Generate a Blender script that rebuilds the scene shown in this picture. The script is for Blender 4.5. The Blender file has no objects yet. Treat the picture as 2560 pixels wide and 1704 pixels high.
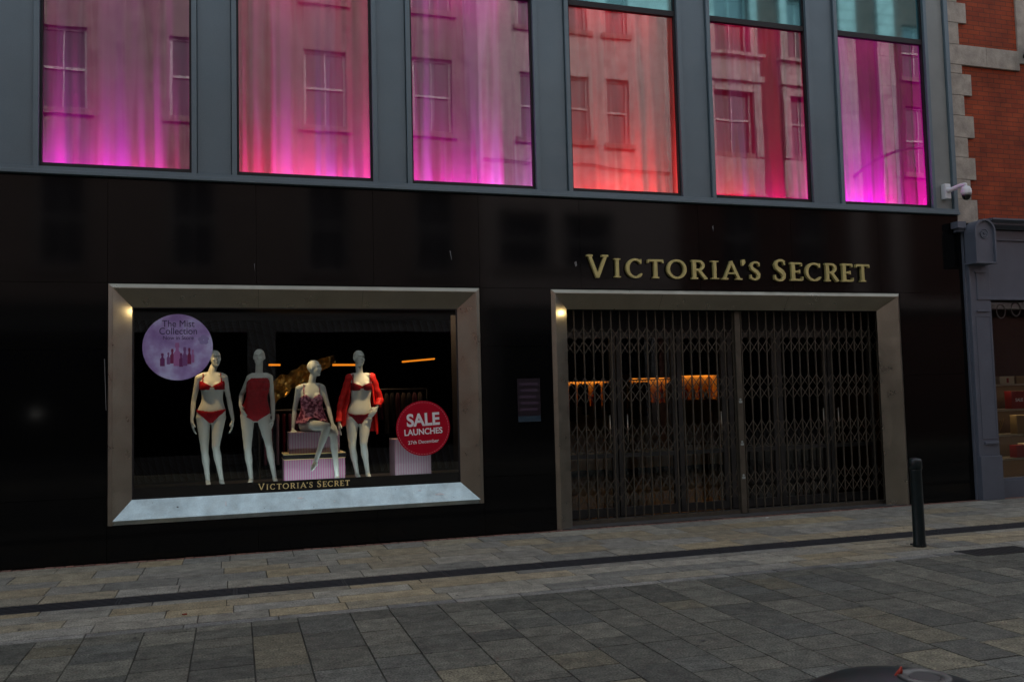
import bpy, math, random
import numpy as np
from mathutils import Vector, Matrix, noise
random.seed(7)
R = math.radians
sc = bpy.context.scene
COL = sc.collection
K = 1.1
ORG = {}

# ------------------------------------------------------------------ materials
MATS = {}
def _n(nt, t, **kw):
    n = nt.nodes.new(t)
    for k, v in kw.items():
        if k in n.inputs: n.inputs[k].default_value = v
        else: setattr(n, k, v)
    return n
def mat(name, col, rough=.6, metal=0.0, var=.12, vscale=3.0, bump=0.0, bscale=60, emit=None, estr=0, spec=.5,
        rvar=0.0, speck=0.0, attr=None, stretch=None, wave=None, coat=0.0, scratches=0):
    if name in MATS: return MATS[name]
    m = bpy.data.materials.new(name); m.use_nodes = True
    nt = m.node_tree; L = nt.links
    b = nt.nodes['Principled BSDF']
    b.inputs['Roughness'].default_value = rough; b.inputs['Metallic'].default_value = metal
    b.inputs['Specular IOR Level'].default_value = spec
    if coat: b.inputs['Coat Weight'].default_value = coat; b.inputs['Coat Roughness'].default_value = .04
    tc = _n(nt, 'ShaderNodeTexCoord'); mp = _n(nt, 'ShaderNodeMapping')
    L.new(tc.outputs['Object'], mp.inputs['Vector'])
    if stretch: mp.inputs['Scale'].default_value = stretch
    no = _n(nt, 'ShaderNodeTexNoise', Scale=vscale, Detail=5.0, Roughness=.6)
    L.new(mp.outputs['Vector'], no.inputs['Vector'])
    mr = _n(nt, 'ShaderNodeMapRange'); mr.inputs['To Min'].default_value = 1 - var; mr.inputs['To Max'].default_value = 1 + var
    mr.inputs['From Min'].default_value = .3; mr.inputs['From Max'].default_value = .7
    L.new(no.outputs['Fac'], mr.inputs['Value'])
    fac = mr.outputs['Result']
    if speck:
        n2 = _n(nt, 'ShaderNodeTexNoise', Scale=70.0, Detail=5.0)
        L.new(tc.outputs['Object'], n2.inputs['Vector'])
        m2 = _n(nt, 'ShaderNodeMapRange'); m2.inputs['From Min'].default_value = .3; m2.inputs['From Max'].default_value = .7
        m2.inputs['To Min'].default_value = 1 - speck; m2.inputs['To Max'].default_value = 1 + speck
        L.new(n2.outputs['Fac'], m2.inputs['Value'])
        mm = _n(nt, 'ShaderNodeMath', operation='MULTIPLY'); L.new(fac, mm.inputs[0]); L.new(m2.outputs['Result'], mm.inputs[1])
        fac = mm.outputs[0]
    vm = _n(nt, 'ShaderNodeVectorMath', operation='SCALE')
    if attr:
        a = _n(nt, 'ShaderNodeAttribute', attribute_name=attr); L.new(a.outputs['Color'], vm.inputs[0])
    else:
        vm.inputs[0].default_value = col
    L.new(fac, vm.inputs['Scale']); L.new(vm.outputs[0], b.inputs['Base Color'])
    if rvar:
        n3 = _n(nt, 'ShaderNodeTexNoise', Scale=vscale * 2.3, Detail=4.0); L.new(mp.outputs['Vector'], n3.inputs['Vector'])
        m3 = _n(nt, 'ShaderNodeMapRange'); m3.inputs['From Min'].default_value = .3; m3.inputs['From Max'].default_value = .7
        m3.inputs['To Min'].default_value = max(0, rough - rvar); m3.inputs['To Max'].default_value = rough + rvar
        L.new(n3.outputs['Fac'], m3.inputs['Value']); L.new(m3.outputs['Result'], b.inputs['Roughness'])
    if bump:
        nb = _n(nt, 'ShaderNodeTexNoise', Scale=float(bscale), Detail=4.0); L.new(mp.outputs['Vector'], nb.inputs['Vector'])
        bp = _n(nt, 'ShaderNodeBump', Strength=bump, Distance=.01); L.new(nb.outputs['Fac'], bp.inputs['Height'])
        L.new(bp.outputs['Normal'], b.inputs['Normal'])
    if emit:
        b.inputs['Emission Color'].default_value = (*emit, 1); b.inputs['Emission Strength'].default_value = estr
    MATS[name] = m
    return m
def glass_mat(name, refl, tint=(1, 1, 1), rough=0.0, wob=0.0, wscale=2.0):
    m = bpy.data.materials.new(name); m.use_nodes = True; nt = m.node_tree; L = nt.links
    nt.nodes.remove(nt.nodes['Principled BSDF']); out = nt.nodes['Material Output']
    tr = _n(nt, 'ShaderNodeBsdfTransparent', Color=(*tint, 1)); gl = _n(nt, 'ShaderNodeBsdfGlossy', Roughness=rough)
    fr = _n(nt, 'ShaderNodeFresnel', IOR=1.5)
    ad = _n(nt, 'ShaderNodeMath', operation='ADD'); ad.inputs[1].default_value = refl; ad.use_clamp = True
    L.new(fr.outputs[0], ad.inputs[0])
    mx = _n(nt, 'ShaderNodeMixShader'); L.new(ad.outputs[0], mx.inputs[0]); L.new(tr.outputs[0], mx.inputs[1]); L.new(gl.outputs[0], mx.inputs[2])
    L.new(mx.outputs[0], out.inputs['Surface'])
    if wob:
        tc = _n(nt, 'ShaderNodeTexCoord'); no = _n(nt, 'ShaderNodeTexNoise', Scale=wscale, Detail=1.0)
        L.new(tc.outputs['Object'], no.inputs['Vector'])
        bp = _n(nt, 'ShaderNodeBump', Strength=wob, Distance=.02); L.new(no.outputs['Fac'], bp.inputs['Height'])
        L.new(bp.outputs['Normal'], gl.inputs['Normal'])
    return m
def brick_mat(name, c1, c2, mortar, axis='xz', scale=1.0, w=.225, h=.075, msize=.008, var=.42):
    m = bpy.data.materials.new(name); m.use_nodes = True; nt = m.node_tree; L = nt.links
    b = nt.nodes['Principled BSDF']; b.inputs['Roughness'].default_value = .85
    tc = _n(nt, 'ShaderNodeTexCoord'); sp = _n(nt, 'ShaderNodeSeparateXYZ'); cb = _n(nt, 'ShaderNodeCombineXYZ')
    L.new(tc.outputs['Object'], sp.inputs[0]); L.new(sp.outputs['X'], cb.inputs['X']); L.new(sp.outputs['Z'], cb.inputs['Y'])
    br = _n(nt, 'ShaderNodeTexBrick'); br.inputs['Scale'].default_value = 1.0
    br.inputs['Brick Width'].default_value = w; br.inputs['Row Height'].default_value = h; br.inputs['Mortar Size'].default_value = msize
    br.inputs['Mortar Smooth'].default_value = .3
    br.inputs['Color1'].default_value = (*c1, 1); br.inputs['Color2'].default_value = (*c2, 1); br.inputs['Mortar'].default_value = (*mortar, 1)
    L.new(cb.outputs[0], br.inputs['Vector'])
    no = _n(nt, 'ShaderNodeTexNoise', Scale=1.4, Detail=6.0, Roughness=.65); L.new(tc.outputs['Object'], no.inputs['Vector'])
    mr = _n(nt, 'ShaderNodeMapRange'); mr.inputs['From Min'].default_value = .3; mr.inputs['From Max'].default_value = .7
    mr.inputs['To Min'].default_value = 1 - var; mr.inputs['To Max'].default_value = 1 + var; L.new(no.outputs['Fac'], mr.inputs['Value'])
    vm = _n(nt, 'ShaderNodeVectorMath', operation='SCALE'); L.new(br.outputs['Color'], vm.inputs[0]); L.new(mr.outputs['Result'], vm.inputs['Scale'])
    L.new(vm.outputs[0], b.inputs['Base Color'])
    bp = _n(nt, 'ShaderNodeBump', Strength=.5, Distance=.01); bp.invert = True; L.new(br.outputs['Fac'], bp.inputs['Height']); L.new(bp.outputs['Normal'], b.inputs['Normal'])
    return m

M_granite = mat('black_granite', (.0035, .0038, .004), .085, var=.3, vscale=30, spec=.18, rvar=.015)
M_joint = mat('dark_joint', (.03, .032, .032), .8)
M_panel = mat('grey_aluminium', (.132, .190, .222), .42, metal=.25, var=.07, vscale=1.2, rvar=.06, speck=.05)
M_panel_light = mat('pale_aluminium', (.23, .26, .25), .5, metal=.1, var=.12, vscale=1.5, speck=.05)
M_gasket = mat('black_gasket', (.008, .008, .01), .6)
M_bronze = mat('brushed_bronze', (.30, .28, .225), .33, metal=.85, var=.10, vscale=2.2, rvar=.07, stretch=(1, 1, 1), speck=.05)
M_sill = mat('brushed_sill', (.50, .60, .60), .38, metal=.8, var=.22, vscale=4.5, speck=.08, rvar=.1, bump=.06, bscale=9)
M_gate = mat('gate_steel', (.098, .089, .068), .5, metal=.5, var=.2, vscale=6)
M_gold = mat('satin_brass', (.60, .54, .22), .5, metal=.3, var=.08, vscale=5)
M_goldleaf = mat('gold_print', (1.0, .84, .38), .5, metal=0, var=.08)
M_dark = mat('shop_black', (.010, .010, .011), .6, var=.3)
M_floor_in = mat('dark_floor', (.02, .019, .018), .25, var=.3)
M_plinth = mat('plinth_black', (.018, .019, .022), .45, var=.2)
M_glassup = glass_mat('reflective_glass', .115, (.86, .84, .86), 0, .035, 1.3)
M_glassdisp = glass_mat('shopfront_glass', .012, (.93, .95, .94), 0, .0)
M_glassdoor = glass_mat('door_glass', .05, (.9, .92, .92))
M_spandrel = mat('spandrel_glass', (.13, .34, .38), .04, metal=.85, var=.05)
M_stone = mat('pale_quoin_stone', (.38, .35, .295), .85, var=.28, vscale=5, bump=.35, bscale=40, speck=.12)
M_brick = brick_mat('red_brick', (.32, .056, .014), (.25, .038, .011), (.13, .035, .015), w=.228, h=.076, msize=.007)
M_paint = mat('slate_grey_paint', (.105, .125, .16), .45, var=.08, vscale=3, bump=.08, bscale=25)
M_white = mat('white_plastic', (.72, .76, .78), .4, var=.04)
M_domeglass = mat('dome_black', (.004, .004, .005), .05, spec=.8)
M_skin = mat('mannequin_matt', (.62, .68, .64), .5, var=.04, vscale=8)
M_red = mat('red_satin', (.34, .006, .014), .7, spec=.2, var=.25, vscale=30)
M_bright = mat('scarlet_cloth', (.62, .006, .006), .65, var=.2, vscale=20)
M_darkred = mat('wine_lace', (.17, .004, .014), .7, spec=.2, var=.4, vscale=60)
M_crim = mat('crimson_print', (.46, .0035, .022), .6, var=.05, spec=.15)
M_whiteprint = mat('white_print', (.90, .88, .90), .5, var=.03)
M_purpleink = mat('purple_ink', (.045, .025, .11), .6)
M_green = mat('bottle_green_enamel', (.003, .011, .013), .35, var=.3, vscale=12, bump=.05, bscale=30)
M_iron = mat('cast_iron', (.022, .024, .028), .6, var=.3, vscale=20, bump=.3, bscale=80)
M_led = mat('amber_strip', (.3, .1, .02), emit=(1, .27, .015), estr=.36)
M_led2 = mat('cabinet_strip', (.3, .1, .02), emit=(1, .50, .11), estr=2.7)

# ------------------------------------------------------------------ mesh helpers
class MB:
    def __init__(s): s.v = []; s.f = []; s.c = []
    def quad(s, *p, c=None):
        i = len(s.v); s.v += [tuple(q) for q in p]; s.f.append(tuple(range(i, i + len(p)))); s.c.append(c)
    def box(s, x0, x1, y0, y1, z0, z1, c=None):
        i = len(s.v)
        s.v += [(x, y, z) for z in (z0, z1) for y in (y0, y1) for x in (x0, x1)]
        for q in ((0, 2, 3, 1), (4, 5, 7, 6), (0, 1, 5, 4), (2, 6, 7, 3), (0, 4, 6, 2), (1, 3, 7, 5)):
            s.f.append(tuple(i + k for k in q)); s.c.append(c)
        return s
    def sheet(s, x0, x1, y, z0, z1): s.quad((x0, y, z0), (x1, y, z0), (x1, y, z1), (x0, y, z1)); return s
    def ring(s, rings, cap=True, closed=True):
        i0 = len(s.v); n = len(rings[0])
        for r in rings: s.v += [tuple(p) for p in r]
        for a in range(len(rings) - 1):
            for k in range(n if closed else n - 1):
                k2 = (k + 1) % n
                s.f.append((i0 + a * n + k, i0 + a * n + k2, i0 + (a + 1) * n + k2, i0 + (a + 1) * n + k)); s.c.append(None)
        if cap:
            s.f.append(tuple(i0 + k for k in reversed(range(n)))); s.c.append(None)
            s.f.append(tuple(i0 + (len(rings) - 1) * n + k for k in range(n))); s.c.append(None)
        return s
    def cyl(s, p0, p1, r0, r1=None, n=16, cap=True):
        r1 = r0 if r1 is None else r1
        p0 = Vector(p0); p1 = Vector(p1); d = (p1 - p0).normalized()
        a = d.orthogonal().normalized(); b = d.cross(a)
        return s.ring([[p + a * (r * math.cos(t)) + b * (r * math.sin(t)) for t in [2 * math.pi * k / n for k in range(n)]] for p, r in ((p0, r0), (p1, r1))], cap)
    def lathe(s, c, prof, n=32, axis='z'):
        rings = []
        for r, h in prof:
            rg = []
            for k in range(n):
                t = 2 * math.pi * k / n
                if axis == 'z': rg.append((c[0] + r * math.cos(t), c[1] + r * math.sin(t), c[2] + h))
                else: rg.append((c[0] + r * math.cos(t), c[1] + h, c[2] - r * math.sin(t)))
            rings.append(rg)
        return s.ring(rings)
    def tube(s, pts, radii, n=12, sub=5, flat=None):
        """closed tapered tube through pts (Catmull-Rom)"""
        P = [Vector(p) for p in pts]; N = len(P)
        if not hasattr(radii, '__len__'): radii = [radii] * N
        out = []
        for i in range(N - 1):
            a = P[max(i - 1, 0)]; b = P[i]; c = P[i + 1]; d = P[min(i + 2, N - 1)]
            for k in range(sub):
                t = k / sub
                p = .5 * ((2 * b) + (c - a) * t + (2 * a - 5 * b + 4 * c - d) * t * t + (3 * b - a - 3 * c + d) * t ** 3)
                tt = t * t * (3 - 2 * t)
                out.append((p, radii[i] * (1 - tt) + radii[i + 1] * tt))
        out.append((P[-1], radii[-1]))
        T = []
        for i in range(len(out)):
            d = out[min(i + 1, len(out) - 1)][0] - out[max(i - 1, 0)][0]
            T.append(d.normalized() if d.length > 1e-9 else Vector((0, 0, 1)))
        u = T[0].orthogonal().normalized(); rings = []
        def rg(p, r, t):
            nonlocal u
            u = (u - t * u.dot(t)).normalized(); w = t.cross(u)
            return [p + u * (r * math.cos(q)) + w * (r * math.sin(q)) for q in [2 * math.pi * k / n for k in range(n)]]
        p, r = out[0]
        for k in (.15, .6, .9): rings.append(rg(p - T[0] * r * math.sqrt(1 - k * k) * .9, r * k, T[0]))
        for (p, r), t in zip(out, T): rings.append(rg(p, r, t))
        p, r = out[-1]
        for k in (.9, .6, .15): rings.append(rg(p + T[-1] * r * math.sqrt(1 - k * k) * .9, r * k, T[-1]))
        return s.ring(rings)
    def ell(s, c, r, rot=None, n=16, m=10):
        rings = []; Mx = rot or Matrix.Identity(3)
        for j in range(1, m):
            ph = math.pi * j / m
            rings.append([Vector(c) + Mx @ Vector((r[0] * math.sin(ph) * math.cos(t), r[1] * math.sin(ph) * math.sin(t), -r[2] * math.cos(ph))) for t in [2 * math.pi * k / n for k in range(n)]])
        return s.ring(rings)

def link(o, parent=None):
    COL.objects.link(o)
    if parent is not None: o.parent = parent
    return o
def props(o, label=None, cat=None, group=None, kind=None):
    if label: o['label'] = label
    if cat: o['category'] = cat
    if group: o['group'] = group
    if kind: o['kind'] = kind
    return o
def thing(name, base, label, cat, group=None):
    o = bpy.data.objects.new(name, None); o.empty_display_size = .2
    link(o); o.location = base; ORG[o.name] = Vector(base)
    return props(o, label, cat, group)
def obj(name, B, m, parent=None, smooth=False, base=None, bevel=0, label=None, cat=None, group=None, kind=None, autosmooth=None):
    org = ORG[parent.name] if parent is not None else Vector(base or (0, 0, 0))
    me = bpy.data.meshes.new(name)
    me.from_pydata([(v[0] - org[0], v[1] - org[1], v[2] - org[2]) for v in B.v], [], B.f)
    if any(c is not None for c in B.c):
        at = me.color_attributes.new('col', 'FLOAT_COLOR', 'CORNER')
        buf = np.ones((len(me.loops), 4), dtype=np.float32)
        for p, c in zip(me.polygons, B.c):
            if c is not None: buf[p.loop_start:p.loop_start + p.loop_total, :3] = c
        at.data.foreach_set('color', buf.ravel())
    me.materials.append(m)
    if smooth:
        me.polygons.foreach_set('use_smooth', [True] * len(me.polygons))
    me.update()
    o = bpy.data.objects.new(name, me); link(o, parent)
    if parent is None: o.location = org
    ORG[o.name] = org
    if bevel:
        md = o.modifiers.new('Bevel', 'BEVEL'); md.width = bevel; md.segments = 2; md.limit_method = 'ANGLE'
    return props(o, label, cat, group, kind)
def dup(root, loc, label=None):
    def cp(o, par):
        c = o.copy(); COL.objects.link(c)
        if par is not None: c.parent = par
        for ch in list(o.children): cp(ch, c)
        return c
    r = cp(root, None); r.location = loc
    if label: r['label'] = label
    return r
def wall_holes(B, x0, x1, z0, z1, holes, y, depth=.2, gap=None):
    """front wall facing -y (or +y if depth<0) at y with rectangular openings and reveals"""
    xs = sorted({x0, x1, *[h[0] for h in holes], *[h[1] for h in holes]}); zs = sorted({z0, z1, *[h[2] for h in holes], *[h[3] for h in holes]})
    for a, b in zip(xs, xs[1:]):
        for c, d in zip(zs, zs[1:]):
            mx, mz = (a + b) / 2, (c + d) / 2
            if any(h[0] < mx < h[1] and h[2] < mz < h[3] for h in holes): continue
            B.quad((a, y, c), (b, y, c), (b, y, d), (a, y, d))
    for h in holes:
        a, b, c, d = h; e = y + depth
        B.quad((a, y, c), (a, y, d), (a, e, d), (a, e, c)); B.quad((b, y, d), (b, y, c), (b, e, c), (b, e, d))
        B.quad((a, y, c), (a, e, c), (b, e, c), (b, y, c)); B.quad((a, y, d), (b, y, d), (b, e, d), (a, e, d))
    return B
def text(name, s, m, parent, c, size, ext=.002, bold=0.0, align='CENTER', facing=-1, tilt=0, spacing=1.0, squeeze=1.0):
    cu = bpy.data.curves.new(name, 'FONT'); cu.body = s; cu.size = size; cu.extrude = ext; cu.offset = bold
    cu.align_x = align; cu.align_y = 'CENTER'; cu.space_character = spacing
    t = bpy.data.objects.new(name, cu); COL.objects.link(t)
    bpy.context.view_layer.update()
    me = bpy.data.meshes.new_from_object(t.evaluated_get(bpy.context.evaluated_depsgraph_get()))
    bpy.data.objects.remove(t)
    o = bpy.data.objects.new(name, me); me.materials.clear(); me.materials.append(m)
    rot = Matrix.Rotation(R(90), 4, 'X')
    if facing > 0: rot = Matrix.Rotation(R(180), 4, 'Z') @ rot
    rot = Matrix.Rotation(R(tilt), 4, 'Y') @ rot
    org = ORG[parent.name] if parent is not None else Vector(c)
    me.transform(Matrix.Translation(Vector(c) - org) @ rot @ Matrix.Diagonal((squeeze, 1, 1, 1)))
    link(o, parent)
    if parent is None: o.location = org
    ORG[o.name] = org
    return o
BLD = None

# ------------------------------------------------------------------ camera
cam = bpy.data.cameras.new('camera'); co = bpy.data.objects.new('camera', cam); COL.objects.link(co)
rr = Vector((.954881, -.29593106, -.02504151)); uu = Vector((.00536841, -.0671052, .99773146)); ff = Vector((.29694015, .95284925, .0624888))
co.matrix_world = Matrix(((rr.x, uu.x, -ff.x, 0), (rr.y, uu.y, -ff.y, -11.0222), (rr.z, uu.z, -ff.z, 1.7350), (0, 0, 0, 1)))
cam.sensor_width = 36; cam.lens = 31.426; cam.clip_end = 600; cam.clip_start = .05
sc.camera = co

# ------------------------------------------------------------------ ground
def stones(name, label_mat, x0, x1, y0, y1, rows, lens, cols, along='x', gap=.006, z=0.0, jitter=.0015, seed=1, kind='structure', hi=1.0):
    rnd = random.Random(seed); B = MB()
    w0, w1 = (y0, y1) if along == 'x' else (x0, x1); l0, l1 = (x0, x1) if along == 'x' else (y0, y1)
    p = w0
    while p < w1 - .02:
        w = min(rnd.choice(rows) * rnd.uniform(.97, 1.03), w1 - p)
        if w1 - p - w < .08: w = w1 - p
        q = l0 - rnd.uniform(0, lens[1])
        while q < l1:
            l = rnd.uniform(*lens); a, b = max(q, l0), min(q + l, l1)
            if b - a > .03:
                c = cols[min(int(rnd.random() ** hi * len(cols)), len(cols) - 1)]; k = rnd.uniform(.84, 1.16)
                c = tuple(v * k for v in c)
                zz = z + rnd.uniform(-jitter, jitter); g = gap / 2; ch = .004
                t = [rnd.uniform(-jitter, jitter) * .6 for _ in range(4)]
                if along == 'x': X0, X1, Y0, Y1 = a + g, b - g, p + g, p + w - g
                else: X0, X1, Y0, Y1 = p + g, p + w - g, a + g, b - g
                X0 += rnd.uniform(-.0015, .0015); Y1 += rnd.uniform(-.0015, .0015)
                top = [(X0 + ch, Y0 + ch, zz + t[0]), (X1 - ch, Y0 + ch, zz + t[1]), (X1 - ch, Y1 - ch, zz + t[2]), (X0 + ch, Y1 - ch, zz + t[3])]
                bot = [(X0, Y0, zz - .008), (X1, Y0, zz - .008), (X1, Y1, zz - .008), (X0, Y1, zz - .008)]
                B.quad(*top, c=c)
                for k2 in range(4):
                    k3 = (k2 + 1) % 4
                    B.quad(bot[k2], bot[k3], top[k3], top[k2], c=tuple(v * .8 for v in c))
            q += l
        p += w
    return obj(name, B, label_mat, kind=kind)
M_sand = mat('footpath_stone', (.2, .2, .2), .72, var=.34, vscale=6.5, attr='col', speck=.6, bump=.35, bscale=120, rvar=.12)
M_gran = mat('road_stone', (.2, .2, .2), .66, var=.42, vscale=7.5, attr='col', speck=.85, bump=.35, bscale=130, rvar=.12)
M_under = mat('joint_sand', (.07, .066, .058), .95, var=.3, vscale=9)
g = MB(); g.quad((-300, -300, -.012), (300, -300, -.012), (300, 300, -.012), (-300, 300, -.012))
obj('ground', g, M_under, kind='structure')
pc0 = [(.20, .195, .175), (.23, .22, .195), (.17, .17, .16), (.21, .205, .19), (.25, .24, .21), (.25, .215, .155), (.235, .21, .16), (.19, .185, .17), (.215, .20, .165), (.26, .22, .15)]
pc = [(a * 1.14, b * 1.13, c * 1.02) for a, b, c in pc0]
stones('base_course', M_sand, -9, 22, -.105, -.005, [.1], (.09, .12), [(.22, .105, .075), (.19, .09, .07), (.24, .13, .10)], seed=3, gap=.008, jitter=.003)
stones('footpath', M_sand, -9, 22, -2.0, -.105, [.32, .36, .42, .28], (.42, .9), pc, seed=4, gap=.004)
stones('footpath_edge', M_sand, -9, 22, -3.33, -2.36, [.43, .27, .28], (.5, 1.0), pc, seed=9, gap=.004)
stones('kerb_course', M_sand, -9, 22, -3.46, -3.33, [.13], (.5, .9), [(.18, .178, .16), (.21, .205, .18), (.15, .15, .138)], seed=12)
rc = [(.090, .090, .085), (.102, .102, .096), (.115, .114, .106), (.082, .083, .080), (.122, .119, .110), (.098, .096, .089), (.095, .098, .098), (.135, .131, .120), (.135, .124, .10), (.074, .075, .073)]
rc2 = [(a * 1.0, b, c * .84) for a, b, c in rc]
stones('roadway', M_gran, -9, 22, -9.6, -3.46, [.32, .38, .35, .42], (.20, .50), rc2, along='y', seed=21, hi=1.15, gap=.004)
stones('far_footpath', M_sand, -9, 22, -13.1, -9.6, [.32, .42], (.45, .95), pc, seed=31)
pv = MB(); pv.quad((-120, -13.2, -.009), (-9, -13.2, -.009), (-9, 0, -.009), (-120, 0, -.009)); pv.quad((22, -13.2, -.009), (140, -13.2, -.009), (140, 0, -.009), (22, 0, -.009))
obj('street_paving', pv, mat('far_paving', (.13, .13, .125), .7, var=.3, vscale=1.5), kind='structure')
B = MB(); rg_ = random.Random(77)
for _ in range(230):
    gx, gy = rg_.uniform(-4, 11), rg_.uniform(-8.5, -.3); r_ = rg_.uniform(.006, .017)
    if -2.36 < gy < -2.0: continue
    B.v += []; B.quad(*[(gx + r_ * rg_.uniform(.75, 1.2) * math.cos(t), gy + r_ * rg_.uniform(.75, 1.2) * math.sin(t), .0042) for t in [2 * math.pi * k / 9 for k in range(9)]])
obj('chewing_gum_spots', B, mat('old_gum', (.05, .05, .048), .8), kind='stuff', label='trodden chewing gum spots scattered over the paving', cat='gum spots')
for (sx, sy, sz, lb) in ((6.9, -.32, .022, 'tiny white paper scrap on the pavement in front of the lock post'), (8.05, .42, .055, 'crumpled white tissue lying behind the right gate leaf'), (7.9, .36, .03, 'small torn white receipt beside the crumpled tissue'), (-.4, -3.05, .02, 'small reddish leaf flake on the pavement near the kerb')):
    B = MB(); rq = random.Random(int(sx * 100)); n_ = 9
    B.ring([[(sx + sz * k * rq.uniform(.7, 1.3) * math.cos(2 * math.pi * q / n_), sy + sz * .6 * k * rq.uniform(.7, 1.3) * math.sin(2 * math.pi * q / n_), .014 + h) for q in range(n_)] for k, h in ((1, .0), (.9, .010), (.5, sz * .5))])
    obj('paper_scrap', B, mat('leaf_red', (.25, .05, .03), .8) if sx < 0 else mat('white_paper', (.6, .62, .6), .8), base=(sx, sy, .014), label=lb, cat='litter')
# drainage channel
B = MB()
x = -9.0
while x < 22:
    B.box(x + .003, min(x + 1.0, 22) - .003, -2.352, -2.008, -.02, -.004); x += 1.0
    for k in range(5): B.box(x - 1 + .02, x - .02, -2.30 + k * .058, -2.275 + k * .058, -.004, .0005)
obj('drainage_channel', B, M_iron, kind='structure')
B = MB(); B.box(7.22, 8.02, -3.62, -3.29, -.01, .004)
for k in range(11): B.box(7.25 + k * .07, 7.29 + k * .07, -3.59, -3.32, .004, .0065)
obj('drain_cover', B, mat('cover_iron', (.012, .011, .011), .65), base=(7.6, -3.45, 0), label='small dark rectangular iron cover set in the paving beside the bollard', cat='drain cover')

# ------------------------------------------------------------------ store building
BLD = thing('store_building', (5, 0, 0), 'store building with polished black granite ground floor and grey metal framed pink lit windows above', 'building')
WF = (-1.363, 3.010, .408, 3.138)        # display surround (ridge)
DF = (3.986, 9.535, 0, 3.135)            # door surround
SI = (-1.125, 2.742, .672, 2.882)        # display opening (inner)
DI = (4.245, 9.215, 0, 2.885)
GTOP = 4.362; GX1 = 10.765; GX0 = -6.0
# granite slabs as separate polished tiles with thin joints
B = MB(); J = .004
zc = [0.0, 1.30, 2.395, 3.155, GTOP]; zs = [0, .64, 1.92, 3.146, GTOP]
def slab(a, b, c, d):
    B.box(a + J / 2, b - J / 2, 0, .03, c + J / 2, d - J / 2)
vx = [-6, -4.2, -2.8, -1.372, .26, 1.66, 3.02, 4.42, 6.2, 7.7, 9.22, GX1]
for a, b in zip(vx, vx[1:]): slab(a, b, 3.148, GTOP)
for c, d in ((.01, .73), (.73, 2.39), (2.39, 3.148)):
    for a, b in ((-6, -4.2), (-4.2, -2.8), (-2.8, -1.372)): slab(a, b, c, d)
    slab(3.02, 3.978, c, d)
for c, d in ((.01, .58), (.58, 1.92), (1.92, 3.148)): slab(9.543, GX1, c, d)
for a, b in ((-1.372, .26), (.26, 1.66), (1.66, 3.02)): slab(a, b, .01, .400)
obj('granite_cladding', B, M_granite, BLD, bevel=0)
B = MB()
wall_holes(B, GX0, GX1 - .002, 0, GTOP, [(WF[0] + .05, WF[1] - .05, WF[2] + .05, WF[3] - .05), (DF[0] + .05, DF[1] - .05, 0, DF[3] - .05)], .031, .06)
obj('backing_wall', B, M_joint, BLD)
# splayed metal surrounds
def surround(name, O, I, yi, sides, m, parent, o=.062, proud=.03):
    """O ridge rectangle, I inner opening; chamfer outwards to the wall, splay inwards to the opening"""
    B = MB(); x0, x1, z0, z1 = O; a0, a1, c0, c1 = I
    inset = .0
    E = (x0 + inset, x1 - inset, z0 + inset, z1 - inset)
    Rg = (x0 + o * .75, x1 - o * .75, z0 + o * .75, z1 - o * .75) if 'b' in sides else (x0 + o * .75, x1 - o * .75, z0, z1 - o * .75)
    def band(P, yp, Q, yq):
        c = lambda r, y: [(r[0], y, r[2]), (r[1], y, r[2]), (r[1], y, r[3]), (r[0], y, r[3])]
        p, q = c(P, yp), c(Q, yq)
        for s, i, j in (('b', 0, 1), ('r', 1, 2), ('t', 2, 3), ('l', 3, 0)):
            if s in sides: B.quad(p[i], p[j], q[j], q[i])
    band(E, .0, Rg, -proud)
    r2 = (Rg[0] + .006, Rg[1] - .006, Rg[2] + (.006 if 'b' in sides else 0), Rg[3] - .006)
    band(Rg, -proud, r2, -proud)
    band(r2, -proud, I, yi)
    return obj(name, B, m, parent)
s1 = surround('display_surround', WF, SI, .12, 'rtl', M_bronze, BLD)
s1b = surround('display_sill', WF, SI, .12, 'b', M_sill, BLD)
surround('entrance_surround', DF, DI, .12, 'rtl', M_bronze, BLD)
# panel seams, marks and scuffs
def slope_mark(name, pts, m, O, I, side, off=.0012):
    # pts in (x, t) with t 0 at the ridge and 1 at the opening, laid on the top or bottom splay
    B = MB(); rz = O[3] - .0525 if side == 't' else O[2] + .0525; iz = I[3] if side == 't' else I[2]
    n = Vector((0, -abs(iz - rz), (-.15 if side == 't' else .15))).normalized() * off
    B.quad(*[Vector((x, -.03 + .15 * t, rz + (iz - rz) * t)) + n for x, t in pts]); return obj(name, B, m, BLD)
M_seam = mat('dark_seam', (.03, .028, .024), .7)  # dark colour of the panel joint lines
for x in (.28, 1.52): slope_mark('seam', [(x, .0), (x + .0035, .0), (x + .0035, 1), (x, 1)], M_seam, WF, SI, 't')
for x in (5.6, 7.6): slope_mark('seam', [(x, .0), (x + .0035, .0), (x + .0035, 1), (x, 1)], M_seam, DF, DI, 't')
M_dirt = mat('dry_dirt', (.10, .10, .09), .9); M_chalk = mat('pale_smear', (.75, .78, .78), .6)
rm = random.Random(8)
def blob(cx_, ct, rx, rt, k=11): return [(cx_ + rx * rm.uniform(.6, 1.1) * math.cos(2 * math.pi * i / k), ct + rt * rm.uniform(.6, 1.1) * math.sin(2 * math.pi * i / k)) for i in range(k)]
slope_mark('dirt_mark', blob(-.63, .52, .016, .045), M_dirt, WF, SI, 'b')
for cx_, ct, rx, rt in ((-.10, .55, .010, .13), (.75, .62, .05, .05), (1.15, .35, .012, .04), (2.45, .4, .07, .06), (2.2, .66, .03, .03)): slope_mark('pale_smear', blob(cx_, ct, rx, rt), M_chalk, WF, SI, 'b')
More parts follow.
